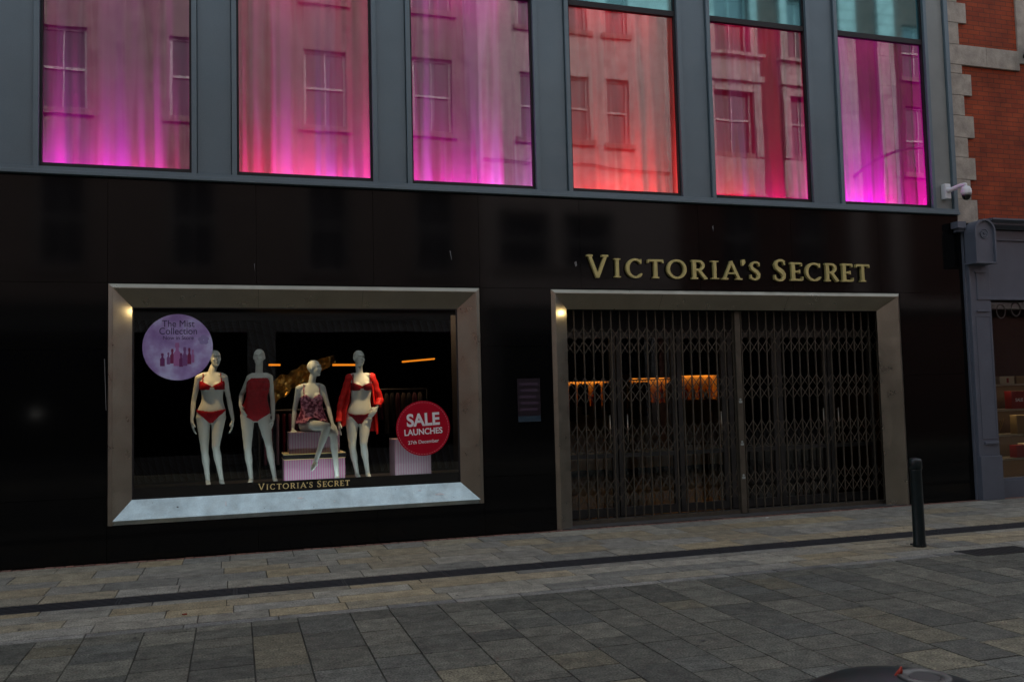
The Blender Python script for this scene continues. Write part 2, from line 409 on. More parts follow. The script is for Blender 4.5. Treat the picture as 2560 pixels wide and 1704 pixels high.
for cx_, ct in ((.33, .2), (1.9, .8), (-.9, .8), (2.62, .2), (.9, .12)): slope_mark('dirt_mark', blob(cx_, ct, .006, .02), M_dirt, WF, SI, 'b')
M_scr = mat('pale_scratch', (.16, .17, .17), .7)
for p in ([(-1.385, 2.28), (-1.378, 2.28), (-1.36, 1.7), (-1.366, 1.7)], [(2.63, 3.62), (2.645, 3.61), (2.66, 3.50), (2.652, 3.50)], [(6.42, 4.05), (6.44, 4.07), (6.435, 3.98)], [(.235, 3.40), (.243, 3.40), (.24, 3.30)], [(4.33, 3.50), (4.36, 3.52), (4.37, 3.46), (4.345, 3.44)]):
    B = MB(); B.quad(*[(x - (.0 if x > 0 else .02), -.0012, z) for x, z in p]); obj('scratch', B, M_scr, BLD)
# outer jamb behind the surround
B = MB(); B.box(SI[0] - .03, SI[1] + .03, .121, .135, SI[2], SI[2] + .012); B.box(SI[0], SI[0] + .02, .121, .135, SI[2] + .012, SI[3] - .012)
B.box(SI[1] - .02, SI[1], .121, .135, SI[2] + .012, SI[3] - .012); B.box(SI[0] - .03, SI[1] + .03, .121, .135, SI[3] - .012, SI[3] + .01)
obj('display_gasket', B, M_gasket, BLD)
B = MB(); B.sheet(SI[0] + .02, SI[1] - .02, .128, SI[2] + .012, SI[3] - .012)
obj('display_pane', B, M_glassdisp, BLD)
# interior of the ground floor
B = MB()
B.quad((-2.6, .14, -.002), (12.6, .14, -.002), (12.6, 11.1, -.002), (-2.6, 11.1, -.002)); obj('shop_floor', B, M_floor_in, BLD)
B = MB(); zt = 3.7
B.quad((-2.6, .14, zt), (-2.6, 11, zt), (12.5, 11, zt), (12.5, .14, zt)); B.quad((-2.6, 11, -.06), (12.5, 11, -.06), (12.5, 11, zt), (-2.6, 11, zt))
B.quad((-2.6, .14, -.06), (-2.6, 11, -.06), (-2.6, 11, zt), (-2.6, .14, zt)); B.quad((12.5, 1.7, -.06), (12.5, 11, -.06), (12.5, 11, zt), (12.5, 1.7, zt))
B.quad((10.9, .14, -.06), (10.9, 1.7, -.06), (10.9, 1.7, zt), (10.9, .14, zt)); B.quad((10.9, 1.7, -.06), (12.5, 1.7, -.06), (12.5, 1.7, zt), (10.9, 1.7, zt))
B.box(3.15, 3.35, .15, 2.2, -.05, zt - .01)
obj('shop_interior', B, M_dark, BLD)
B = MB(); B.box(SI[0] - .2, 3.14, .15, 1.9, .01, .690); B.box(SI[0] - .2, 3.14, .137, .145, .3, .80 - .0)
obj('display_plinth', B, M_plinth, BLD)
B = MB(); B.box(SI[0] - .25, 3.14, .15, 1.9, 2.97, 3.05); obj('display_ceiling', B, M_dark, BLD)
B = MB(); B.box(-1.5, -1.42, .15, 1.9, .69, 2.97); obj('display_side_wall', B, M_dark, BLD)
# glazed entrance doors behind the gate
for i, (a, b) in enumerate(((4.30, 5.20), (5.22, 6.16), (6.18, 6.98), (7.02, 7.85), (7.87, 8.75), (8.77, 9.60))):
    B = MB(); w = .075
    B.box(a, a + w, .74, .79, .02, 2.62); B.box(b - w, b, .74, .79, .02, 2.62)
    B.box(a + w, b - w, .74, .79, .02, .14); B.box(a + w, b - w, .74, .79, 2.54, 2.62); B.box(a + w, b - w, .745, .785, .84, .90)
    d = obj('glazed_door', B, mat('door_frame_grey', (.05, .052, .05), .45, metal=.4), BLD)
    B = MB(); B.sheet(a + w, b - w, .765, .14, .84); B.sheet(a + w, b - w, .765, .90, 2.54)
    obj('pane', B, M_glassdoor, d)
    B = MB(); xx = b - w - .05 if i % 2 == 0 else a + w + .05
    B.cyl((xx, .70, .95), (xx, .70, 1.45), .012, n=10); B.cyl((xx, .70, .98), (xx, .74, .98), .008, n=8); B.cyl((xx, .70, 1.42), (xx, .74, 1.42), .008, n=8)
    obj('handle', B, M_bronze, d, smooth=True)
B = MB(); B.box(4.25, 9.7, .72, .80, 2.63, 3.4); obj('door_header', B, M_dark, BLD)
B = MB(); B.box(3.99, 9.53, -.02, .7, 0.0, .012); obj('threshold', B, mat('threshold_stone', (.06, .062, .062), .5, var=.25, vscale=6), BLD)

# upper storey
WIN = [(-1.891, -.426), (.045, 1.514), (1.969, 3.466), (3.941, 5.417), (5.901, 7.35), (7.853, 9.295)]
WIN = [(a * K, b * K) for a, b in WIN]
ZB, ZT = 4.362, 9.4; MW = .058
B = MB()
B.box(-6, 10.70, -.075, .03, ZB, ZB + .042); B.box(-6, 10.705, -.05, .03, ZB + .042, ZB + .088)
obj('sill_rail', B, M_panel, BLD, bevel=.004)
edges = [-6 + .0] + [e for w in WIN for e in w]
def mull(a, b, y0=-.045):
    B = MB(); B.box(a, b, y0, .05, ZB + .088, ZT); return obj('mullion', B, M_panel, BLD, bevel=.004)
for a, b in WIN: mull(a - MW - .004, a - .004); mull(b + .004, b + MW + .004)
def panel(a, b, m=M_panel):
    B = MB(); z = ZB + .10
    B.box(a + .006, b - .006, .0, .03, z, ZT)
    return obj('wall_panel', B, m, BLD, bevel=.003)
panel(-6, -2.63 - .004); panel(-2.62, WIN[0][0] - MW - .004)
for (a, b), (c, d) in zip(WIN, WIN[1:]): panel(b + MW + .004, c - MW - .004)
panel(WIN[5][1] + MW + .004, 10.625, M_panel_light)
B = MB(); B.box(10.625, 10.70, -.045, .05, ZB + .088, ZT); obj('mullion', B, M_panel, BLD, bevel=.004)
TR0, TR1 = 7.022, 7.098
zw = ZB + .098
for i, (a, b) in enumerate(WIN):
    B = MB(); f = .022
    B.box(a, a + f, .005, .06, zw, ZT); B.box(b - f, b, .005, .06, zw, ZT)
    B.box(a + f, b - f, .005, .06, zw, zw + .045)
    B.box(a + f, b - f, -.002, .06, TR0, TR1)
    wfr = obj('window', B, M_gasket, BLD)
    wob = .0
    P = MB(); t = [(.0, .0), (.0005, .0012), (-.001, .0), (.0015, -.001), (-.0005, .001), (.001, .0)][i]
    x0, x1, z0, z1 = a + f, b - f, zw + .045, TR0
    dy = lambda x, z: .035 + t[0] * (x - a) + t[1] * (z - z0)
    P.quad((x0, dy(x0, z0), z0), (x1, dy(x1, z0), z0), (x1, dy(x1, z1), z1), (x0, dy(x0, z1), z1)); obj('pane', P, M_glassup, wfr)
    P = MB(); P.box(x0, x1, .03, .045, TR1, ZT); obj('spandrel_pane', P, M_spandrel, wfr)
    # light-tight bay behind each window
    P = MB(); Y = 1.18
    P.quad((x0 - .2, .08, zw - .72), (x1 + .2, .08, zw - .72), (x1 + .2, Y, zw - .72), (x0 - .2, Y, zw - .72)); P.quad((x0 - .2, .08, zw - .72), (x0 - .2, .08, zw), (x1 + .2, .08, zw), (x1 + .2, .08, zw - .72))
    P.quad((x0 - .2, .05, TR1 + .5), (x1 + .2, .05, TR1 + .5), (x1 + .2, Y, TR1 + .5), (x0 - .2, Y, TR1 + .5))
    for xx in (x0 - .2, x1 + .2): P.quad((xx, .05, zw - .72), (xx, Y, zw - .72), (xx, Y, TR1 + .5), (xx, .05, TR1 + .5))
    P.quad((x0 - .2, Y, zw - .72), (x1 + .2, Y, zw - .72), (x1 + .2, Y, TR1 + .5), (x0 - .2, Y, TR1 + .5))
    obj('window_box', P, M_dark, wfr)
B = MB(); wall_holes(B, -6, 10.70, ZB + .05, ZT, [(a + .004, b - .004, zw, ZT - .01) for a, b in WIN], .052, .02); obj('facade_backing', B, M_gasket, BLD)
B = MB(); B.box(-6, 10.7, .12, 11.2, ZT, 13.2); B.box(-6, 10.7, .0, .12, ZT, 13.2); B.box(-6, -2.7, .14, 11.2, 0, ZT); B.box(-2.7, 10.7, 11.0, 11.2, 0, ZT); B.box(-2.7, 12.4, 1.2, 11, 3.75, 3.95)
obj('upper_storey', B, M_panel, BLD)

# ------------------------------------------------------------------ curtains and their coloured uplights
def curtain(i, a, b, label, sheer=.0):
    rnd = random.Random(50 + i); B = MB(); nx, nz = 150, 14
    z0, z1 = zw - .70, TR1 + .3
    ph = [rnd.uniform(0, 6.28) for _ in range(6)]; fr = [rnd.uniform(5, 9), rnd.uniform(11, 19), rnd.uniform(22, 36), rnd.uniform(45, 60)]
    am = [.055, .03, .018, .007]
    dr = [rnd.uniform(-.12, .12) for _ in range(4)]
    rows = []
    for k in range(nz + 1):
        tz = k / nz; z = z0 + (z1 - z0) * tz; row = []
        for j in range(nx + 1):
            u = j / nx; wd = b - a + .34
            x = a - .17 + wd * min(max((u - .12) / .76, 0), 1); dp = min(min(u, 1 - u) / .12, 1)
            y = .10 + .34 * dp + dp * .8 * sum(am[q] * math.sin(fr[q] * (x + dr[q] * tz) + ph[q]) for q in range(4))
            y += .05 * dp * noise.noise(Vector((x * 3 + i * 7, 0, z * .8)))
            row.append((x, y, z))
        rows.append(row)
    B.ring(rows, cap=False, closed=False)
    o = obj('curtain', B, CM[i], base=((a + b) / 2, .44, z0), smooth=True, label=label, cat='curtain', group='draped curtains behind the upper windows')
    return o
def curtain_mat(name, c1, c2, seed):
    m = bpy.data.materials.new(name); m.use_nodes = True; nt = m.node_tree; L = nt.links; b = nt.nodes['Principled BSDF']
    b.inputs['Roughness'].default_value = .8
    tc = _n(nt, 'ShaderNodeTexCoord'); mp = _n(nt, 'ShaderNodeMapping'); mp.inputs['Scale'].default_value = (1, 1, .06); mp.inputs['Location'].default_value = (seed * 3.1, 0, 0)
    L.new(tc.outputs['Object'], mp.inputs[0])
    no = _n(nt, 'ShaderNodeTexNoise', Scale=4.0, Detail=2.0); L.new(mp.outputs[0], no.inputs['Vector'])
    cr = _n(nt, 'ShaderNodeValToRGB'); cr.color_ramp.elements[0].position = .47; cr.color_ramp.elements[1].position = .535
    cr.color_ramp.elements[0].color = (*c1, 1); cr.color_ramp.elements[1].color = (*c2, 1)
    mp2 = _n(nt, 'ShaderNodeMapping'); mp2.inputs['Scale'].default_value = (1, 1, .10); mp2.inputs['Rotation'].default_value = (0, R(7 if seed % 2 else -6), 0); mp2.inputs['Location'].default_value = (seed * 1.7 + 4, 0, 0)
    L.new(tc.outputs['Object'], mp2.inputs[0]); n2 = _n(nt, 'ShaderNodeTexNoise', Scale=2.2, Detail=1.0); L.new(mp2.outputs[0], n2.inputs['Vector'])
    ad = _n(nt, 'ShaderNodeMath', operation='ADD'); L.new(no.outputs['Fac'], ad.inputs[0]); L.new(n2.outputs['Fac'], ad.inputs[1])
    hf = _n(nt, 'ShaderNodeMath', operation='MULTIPLY'); hf.inputs[1].default_value = .5; L.new(ad.outputs[0], hf.inputs[0])
    L.new(hf.outputs[0], cr.inputs[0]); L.new(cr.outputs[0], b.inputs['Base Color'])
    return m
CM = [curtain_mat('voile_%d' % i, c1, c2, i) for i, (c1, c2) in enumerate([
    ((.30, .05, .24), (.46, .22, .46)), ((.50, .09, .24), (.58, .30, .46)), ((.45, .08, .30), (.58, .34, .56)),
    ((.58, .12, .14), (.64, .32, .32)), ((.42, .05, .15), (.50, .20, .38)), ((.45, .03, .30), (.55, .24, .55))])]
CL = ['magenta and crimson lit curtain in the window above the left end of the display window',
      'dusky pink curtain reflecting a single white sash window, above the display window',
      'pink and violet lit curtain, nearer the coral one, half crossed by a pale wall reflection',
      'coral red lit curtain, the only orange toned one of the row',
      'red to violet lit curtain reflecting a pedimented stone window',
      'hot magenta lit curtain next to the security camera']
LT = [[(.27, (1, .02, .85), 11), (.74, (1, .04, .28), 8)], [(.28, (1, .08, .22), 7), (.85, (.80, .12, 1), 9), (.58, (1, .10, .6), 5)],
      [(.22, (1, .08, .55), 7), (.48, (.85, .08, .95), 9), (.88, (.5, .3, .6), 2.5)], [(.25, (1, .10, .14), 9), (.6, (1, .20, .14), 10)],
      [(.22, (1, .03, .08), 9), (.72, (.85, .05, .75), 7)], [(.22, (1, .02, .95), 15), (.60, (1, .02, .55), 11), (.9, (.6, .08, .6), 4)]]
def lamp(name, typ, loc, col, power, size=.1, target=None, spot=60, blend=.6, sy=None):
    d = bpy.data.lights.new(name, typ); d.energy = power; d.color = col
    if typ == 'AREA':
        d.size = size
        if sy: d.shape = 'RECTANGLE'; d.size_y = sy
    elif typ == 'SPOT': d.shadow_soft_size = size; d.spot_size = R(spot); d.spot_blend = blend
    else: d.shadow_soft_size = size
    o = bpy.data.objects.new(name, d); COL.objects.link(o); o.location = loc
    if target is not None:
        o.rotation_euler = (Vector(target) - Vector(loc)).to_track_quat('-Z', 'Y').to_euler()
    return o
CP = .36
for i, (a, b) in enumerate(WIN):
    curtain(i, a, b, CL[i])
    for fx, c, p in LT[i]:
        x = a + (b - a) * fx
        lamp('curtain_uplight', 'AREA', (x, .18, zw - .52), c, p * CP * 2.2, .30, (x, .46, zw + 1.0), sy=.12)
    x = (a + b) / 2
    wc = [(1, .06, .50), (1, .12, .40), (1, .10, .60), (1, .14, .22), (1, .06, .24), (1, .05, .60)][i]
    lamp('curtain_wash', 'AREA', (x, .16, zw - .45), wc, CP * [8, 12, 12, 12, 9, 9][i], 1.2, (x, .46, zw + 1.9), sy=.1)
    lamp('curtain_wash', 'AREA', (x, .15, TR0 + .25), wc, CP * [1.6, 3.2, 3, 3.4, 2.6, 2][i], 1.2, (x, .46, zw + .3), sy=.1)

# ------------------------------------------------------------------ gate
def gate(a, b, label, post):
    t = thing('security_gate', ((a + b) / 2, .25, 0), label, 'security gate', 'folding trellis gates across the entrance')
    n = round((b - a) / .135); st = (b - a) / n; z0, z1 = .035, 2.88
    for k in range(n + 1):
        x = a + k * st; B = MB(); B.box(x - .0065, x + .0065, .238, .262, z0 + .03, z1); obj('bar', B, M_gate, t)
    for c, d in ((2.29, 2.66), (1.63, 1.98), (.93, 1.34), (.25, .62)):
        B = MB(); h = d - c; w = .0052
        def strip(x0, zz0, x1, zz1, y):
            l = math.hypot(x1 - x0, zz1 - zz0); nx, nz = -(zz1 - zz0) / l * w, (x1 - x0) / l * w
            B.quad((x0 + nx, y, zz0 + nz), (x0 - nx, y, zz0 - nz), (x1 - nx, y, zz1 - nz), (x1 + nx, y, zz1 + nz))
            B.quad((x0 + nx, y + .003, zz0 + nz), (x1 + nx, y + .003, zz1 + nz), (x1 - nx, y + .003, zz1 - nz), (x0 - nx, y + .003, zz0 - nz))
        for k in range(-1, n):
            x0 = a + k * st; x1 = x0 + 2 * st
            for s in (0, 1):
                p, q, r, u = (x0, c, x1, d) if s == 0 else (x0, d, x1, c)
                if p < a: f = (a - p) / (r - p); q = q + (u - q) * f; p = a
                if r > b: f = (b - p) / (r - p); u = q + (u - q) * f; r = b
                strip(p, q, r, u, .230 if s == 0 else .267)
        obj('lattice', B, M_gate, t)
    B = MB(); B.box(a - .01, b + .01, .225, .275, .012, z0 + .028); obj('bottom_track', B, M_gate, t)
    if post:
        B = MB(); B.box(b + .012, b + .10, .20, .275, .015, z1); obj('lock_post', B, M_gate, t, bevel=.005)
        for z in (1.62, 1.02, .55):
            B = MB(); B.cyl((b + .056, .196, z), (b + .056, .20, z), .016, n=12); B.box(b + .03, b + .08, .192, .1965, z - .05, z - .02); obj('lock', B, M_white if 0 else M_sill, t)
    return t
gate(4.262, 6.825, 'bronze trellis gate leaf with the lock post, in front of the orange lit cabinets', True)
gate(6.965, 9.30, 'bronze folding trellis gate leaf with only darkness behind it, nearer the bollard', False)

# ------------------------------------------------------------------ lettering
def stroke(B, pts, ws, y0, y1, T):
    """ribbon through 2D pts with half widths ws, extruded; T maps (u,v)->(x,z)"""
    P = [Vector(p) for p in pts]; n = len(P); Lf, Rt = [], []
    if not hasattr(ws, '__len__'): ws = [ws] * n
    for i in range(n):
        d = (P[min(i + 1, n - 1)] - P[max(i - 1, 0)]).normalized(); nn = Vector((-d.y, d.x)) * ws[i]
        Lf.append(T(P[i] + nn)); Rt.append(T(P[i] - nn))
    for i in range(n - 1):
        q = [Lf[i], Rt[i], Rt[i + 1], Lf[i + 1]]
        f = [(x, y0, z) for x, z in q]; k = [(x, y1, z) for x, z in q]
        B.quad(*f)
        B.quad(f[0], f[3], k[3], k[0]); B.quad(f[2], f[1], k[1], k[2])
        if i == 0: B.quad(f[1], f[0], k[0], k[1])
        if i == n - 2: B.quad(f[3], f[2], k[2], k[3])
def arc(cx, cy, rx, ry, a0, a1, n=18): return [(cx + rx * math.cos(R(a0 + (a1 - a0) * k / n)), cy + ry * math.sin(R(a0 + (a1 - a0) * k / n))) for k in range(n + 1)]
def wmod(pts, cx, thick, thin):
    m = max(abs(p[0] - cx) for p in pts); return [thin + (thick - thin) * (abs(p[0] - cx) / m) ** 1.5 for p in pts]
def glyph(ch):
    t, h, s = .085, .052, .040      # half widths: stem, hairline, serif
    G = {
     'V': [([(.10, .97), (.47, .02)], t * .85), ([(.47, .02), (.88, .97)], t * .8), ([(-.03, .97), (.25, .97)], s), ([(.68, .97), (1.0, .97)], s)],
     'I': [([(.5, .03), (.5, .97)], t * 2.2), ([(.05, .96), (.95, .96)], s * 1.5), ([(.05, .04), (.95, .04)], s * 1.5)],
     'T': [([(.5, .03), (.5, .95)], t * 1.1), ([(.04, .93), (.96, .93)], h * 1.1), ([(.05, .97), (.03, .80)], s), ([(.95, .97), (.97, .80)], s), ([(.30, .035), (.70, .035)], s)],
     'E': [([(.24, .03), (.24, .97)], t * 1.25), ([(.02, .955), (.90, .955)], h), ([(.2, .5), (.72, .5)], h * .9), ([(.02, .045), (.95, .045)], h), ([(.90, .97), (.90, .80)], s), ([(.95, .03), (.97, .22)], s), ([(.72, .60), (.72, .40)], s)],
     'A': [([(.13, .03), (.50, .98)], h * 1.2), ([(.47, .98), (.86, .03)], t * .95), ([(.26, .34), (.70, .34)], h * .8), ([(.0, .035), (.30, .035)], s), ([(.68, .035), (1.02, .035)], s)],
     'R': [([(.22, .03), (.22, .97)], t * 1.15), ([(.04, .965), (.30, .965)], s), ([(.02, .035), (.42, .035)], s), ([(.52, .46), (.93, .02)], t), ([(.88, .035), (1.03, .035)], s)],
     'S': [([(.88, .80), (.84, .91), (.68, .96), (.48, .965), (.27, .90), (.17, .76), (.24, .62), (.45, .53), (.68, .44), (.84, .31), (.82, .15), (.66, .05), (.42, .03), (.22, .06), (.10, .17)],
            [s, h, h, h, h * 1.2, t * 1.0, t * 1.1, t * 1.15, t * 1.15, t * 1.1, t * .95, h * 1.1, h, h, s]), ([(.88, .95), (.89, .74)], s * .9), ([(.09, .28), (.09, .06)], s * .9)],
     "'": [([(.55, 1.0), (.62, .86), (.40, .70)], [t * 1.9, t * 2.2, h])]}
    if ch == 'O': p = arc(.5, .5, .43, .46, 0, 360, 36); return [(p, wmod(p, .5, t, h))]
    if ch == 'C': p = arc(.54, .5, .46, .46, 48, 312, 28); return [(p, wmod(p, .54, t * 1.1, h)), ([(.87, .98), (.86, .74)], s), ([(.84, .15), (.92, .22)], s)]
    g = G[ch]
    if ch == 'R': p = [(.22, .95)] + arc(.48, .72, .30, .23, 90, -90, 14) + [(.22, .49)]; g = g + [(p, [h] * 3 + [h * 1.3] * 3 + [t * 1.0] * 5 + [h * 1.3] * 3 + [h] * (len(p) - 14))]
    return g
def letter(ch, x0, x1, z0, z1, yb, yf, m, parent):
    B = MB()
    for i, (pts, w) in enumerate(glyph(ch)):
        hgt = z1 - z0; wd = x1 - x0
        # keep stroke weights equal to the letter height whatever the width
        T = lambda p: (x0 + p[0] * wd, z0 + p[1] * hgt)
        P = [Vector((p[0] * wd / hgt, p[1])) for p in pts]
        W = w if hasattr(w, '__len__') else [w] * len(pts)
        if ch in "I'": W = [q * .45 for q in W] if ch == "I" else [q * .55 for q in W]
        T2 = lambda p: (x0 + p.x * hgt, z0 + p.y * hgt)
        stroke(B, P, W, yf - .0007 * i, yb, T2)
    return obj('letter', B, m, parent)
LX = [(4.504, 4.802), (4.881, 4.984), (5.064, 5.312), (5.383, 5.618), (5.673, 5.97), (6.039, 6.28), (6.344, 6.478), (6.521, 6.835), (6.824, 6.9), (6.966, 7.138),
      (7.36, 7.556), (7.63, 7.839), (7.885, 8.161), (8.208, 8.442), (8.5, 8.701), (8.754, 8.989)]
TXT = "VICTORIA'SSECRET"
sg = thing('shop_sign', (6.75, -.03, 3.29), 'raised brass serif letters spelling the shop name on black granite over the entrance', 'shop sign')
for i, (ch, (a, b)) in enumerate(zip(TXT, LX)):
    big = i in (0, 10); z0 = 3.300
    z1 = 3.600 if big else 3.562
    if ch == "'": z0, z1 = 3.30, 3.585; a, b = a + .0, b + .0
    letter(ch, a, b, z0 - (.0 if not big else .008), z1, -.004, -.05, M_gold, sg)
wl = thing('window_lettering', (.8, .122, .70), 'small gold shop name printed low on the display glass', 'lettering')
k0, k1 = .268, 1.345
for i, (ch, (a, b)) in enumerate(zip(TXT, LX)):
    f = lambda x: k0 + (x - 4.504) / (8.989 - 4.504) * (k1 - k0)
    big = i in (0, 10)
    letter(ch, f(a), f(b), .706, .782 if big else .772, .1255, .1235, M_goldleaf, wl)

# ------------------------------------------------------------------ round stickers on the glass
def disc(B, cx, cz, r, y0, y1, n=64):
    B.lathe((cx, 0, cz), [(r, y1), (r, y0)], n=n, axis='y')
M_lav = bpy.data.materials.new('lavender_print'); M_lav.use_nodes = True
nt = M_lav.node_tree; L = nt.links; b_ = nt.nodes['Principled BSDF']; b_.inputs['Roughness'].default_value = .35
tc = _n(nt, 'ShaderNodeTexCoord'); no = _n(nt, 'ShaderNodeTexNoise', Scale=4.2, Detail=5.0); L.new(tc.outputs['Object'], no.inputs['Vector'])
cr = _n(nt, 'ShaderNodeValToRGB'); e = cr.color_ramp.elements; e[0].position = .36; e[0].color = (.30, .20, .50, 1); e[1].position = .64; e[1].color = (.56, .58, .88, 1)
k = cr.color_ramp.elements.new(.5); k.color = (.40, .32, .64, 1)
L.new(no.outputs['Fac'], cr.inputs[0]); L.new(cr.outputs[0], b_.inputs['Base Color'])
cx, cz, r = -.628, 2.415, .388
st = thing('window_sticker', (cx, .12, cz), 'round lavender poster with perfume bottles advertising a mist collection on the display glass', 'poster')
B = MB(); disc(B, cx, cz, r, .119, .124); obj('disc', B, M_lav, st)
def serif_text(s, cx, cz, size, parent, m, y, sq=.9): return text('lettering', s, m, parent, (cx, y, cz), size, .0006, 0, squeeze=sq)
serif_text('The Mist', cx + .005, cz + .272, .112, st, M_purpleink, .117)
serif_text('Collection', cx + .005, cz + .185, .112, st, M_purpleink, .117)
serif_text('Now in Store', cx + .005, cz + .108, .062, st, M_purpleink, .117, 1.0)
M_b = [mat('bottle_plum', (.16, .03, .15), .4), mat('bottle_mauve', (.22, .09, .28), .4), mat('bottle_wine', (.20, .02, .10), .4), mat('bottle_pink', (.40, .16, .40), .4)]
rn = random.Random(5)
for i, (dx, w, h, z0) in enumerate([(-.17, .032, .15, -.22), (-.105, .022, .14, -.20), (-.062, .03, .17, -.19), (-.008, .05, .27, -.22), (.035, .026, .16, -.23), (.075, .034, .22, -.22), (.125, .026, .19, -.2), (.165, .02, .15, -.18)]):
    B = MB(); x = cx + dx; z = cz + z0
    pts = [(-w, 0), (w, 0), (w, h * .55), (w * .45, h * .66), (w * .4, h * .8), (w * .62, h * .81), (w * .5, h), (-w * .5, h), (-w * .62, h * .81), (-w * .4, h * .8), (-w * .45, h * .66), (-w, h * .55)]
    yy = .1178 - .0002 * i
    B.quad(*[(x + p[0] * .8, yy, z + p[1]) for p in pts]); obj('bottle_print', B, M_b[i % 4], st)
for q in range(5):
    B = MB(); t0 = 2 * math.pi * q / 5 + .4; px, pz = cx + .285 + .034 * math.cos(t0), cz + .085 + .034 * math.sin(t0)
    B.quad(*[(px + .030 * math.cos(t), .1172 - .0002 * q, pz + .026 * math.sin(t)) for t in [k * .5236 for k in range(12)]]); obj('petal_print', B, mat('petal_lilac', (.30, .26, .52), .4), st)
cx, cz, r = 2.272, 1.372, .345
st = thing('window_sticker', (cx, .12, cz), 'round crimson sale poster with white lettering low on the display glass', 'poster')
B = MB(); disc(B, cx, cz, r, .119, .124, 72); obj('disc', B, M_crim, st)
B = MB()
for k in range(60):
    t0, t1 = R(k * 6), R(k * 6 + 3.4); q = r - .018
    B.quad(*[(cx + rr_ * math.cos(t), .1178, cz + rr_ * math.sin(t)) for rr_, t in ((q, t0), (q, t1), (q - .005, t1), (q - .005, t0))])
obj('dashed_ring', B, mat('ring_pink', (.70, .25, .30), .5), st)
text('lettering', 'SALE', M_whiteprint, st, (cx, .117, cz + .10), .215, .0006, .007, tilt=-2.5, squeeze=.93)
text('lettering', 'LAUNCHES', M_whiteprint, st, (cx, .1168, cz - .045), .105, .0006, .0028, tilt=-2.5, squeeze=.93)
text('lettering', '27th December', M_whiteprint, st, (cx, .1168, cz - .17), .062, .0006, .0006, tilt=-2.5)
# faint reflection on the granite pier, painted as a small dark panel
nb = thing('poster_reflection', (3.65, -.02, 1.4), 'faint dark painted reflection with purple text and blue strip on the granite pier', 'painted reflection')
B = MB(); B.box(3.49, 3.80, -.006, -.001, 1.41, 1.97); obj('board', B, mat('reflection_black', (.012, .007, .014), .3), nb)
B = MB(); B.box(3.492, 3.798, -.0085, -.0065, 1.412, 1.485); obj('blue_strip', B, mat('reflection_blue', (.015, .04, .065), .4), nb)
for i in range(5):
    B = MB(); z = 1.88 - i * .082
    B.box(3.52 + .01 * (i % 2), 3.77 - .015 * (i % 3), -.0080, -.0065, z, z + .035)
    obj('text_line', B, mat('reflection_ink', (.034, .018, .042), .5), nb)

# ------------------------------------------------------------------ security camera
cc = thing('security_camera', (10.45, -.05, 4.62), 'white dome security camera on a short wall arm at the end of the grey facade', 'security camera')
B = MB(); B.box(10.415, 10.52, -.10, -.001, 4.595, 4.83); obj('wall_bracket', B, M_white, cc, bevel=.012)
B = MB(); B.tube([(10.465, -.10, 4.725), (10.50, -.16, 4.735), (10.545, -.28, 4.765), (10.56, -.335, 4.76)], [.045, .034, .032, .034], n=14); obj('arm', B, M_white, cc, smooth=True)
B = MB(); B.lathe((10.56, -.35, 4.60), [(.07, .0), (.078, .03), (.074, .085), (.055, .125), (.02, .14)], 28); obj('housing', B, M_white, cc, smooth=True)
B = MB(); B.lathe((10.56, -.35, 4.60), [(.012, -.078), (.035, -.068), (.055, -.045), (.064, -.015), (.066, .002)], 28); obj('dome', B, M_domeglass, cc, smooth=True)

# ------------------------------------------------------------------ brick building with grey shopfront
BB = thing('brick_building', (14, 0, 0), 'red brick building with pale stone quoins adjoining the grey facade', 'building')
X0 = 10.705; XE = 22.0
B = MB(); wall_holes(B, X0, XE, 4.32, 13.0, [(13.0, 14.6, 5.2, 8.6), (16.4, 18.0, 5.2, 8.6)], .03, .2)
B.quad((X0, .03, 4.32), (X0, .5, 4.32), (X0, .5, 13), (X0, .03, 13))
obj('brick_wall', B, M_brick, BB)
qz = [(3.86 * K, 4.204 * K, 10.092), (4.204 * K, 4.487 * K, 9.99), (4.487 * K, 4.80 * K, 10.11), (4.80 * K, 5.085 * K, 9.96), (5.085 * K, 5.405 * K, 10.117), (5.405 * K, 5.705 * K, 9.945), (5.705 * K, 6.02 * K, 10.11),
      (6.02 * K, 6.148 * K + .22, 9.94), (6.444 * K, 6.765 * K, 9.93), (6.765 * K, 7.09 * K, 10.12), (7.09 * K, 7.40 * K, 9.93), (7.4 * K, 7.72 * K, 10.12), (7.72 * K, 8.04 * K, 9.93), (8.04 * K, 8.4 * K, 10.12)]
qz = [(4.25, 4.62, 11.10), (4.62, 4.935, 10.99), (4.935, 5.285, 11.11), (5.285, 5.60, 10.985), (5.60, 5.95, 11.125), (5.95, 6.275, 10.96), (6.275, 6.62, 11.12), (6.62, 6.765, 10.95), (7.09, 7.44, 10.925), (7.44, 7.77, 11.09), (7.77, 8.1, 10.92), (8.1, 8.45, 11.09), (8.45, 8.8, 10.92)]
for a, b, x in qz:
    B = MB(); B.box(X0, x, -.012, .03, a + .003, b - .003); obj('quoin', B, M_stone, BB, bevel=.004)
B = MB(); B.box(X0, 11.45, -.014, .03, 6.768, 7.087); B.box(11.455, 12.12, -.012, .03, 6.768, 7.087); obj('stone_band', B, M_stone, BB, bevel=.004)
B = MB(); B.box(12.12, 12.6, .0, .03, 6.9, 9.4); B.box(12.6, 15.0, .0, .03, 8.6, 9.0); obj('window_surround', B, M_stone, BB)
for xa, xb in ((13.0, 14.6), (16.4, 18.0)):
    B = MB(); B.box(xa, xb, .20, .23, 5.2, 8.6); obj('window', B, mat('dark_window', (.01, .012, .015), .05), BB)
B = MB(); B.box(X0 + .01, XE, .25, 8, 8.6, 13); B.box(X0 + .01, XE, .6, 8, 4.2, 8.6); obj('building_core', B, M_dark, BB)
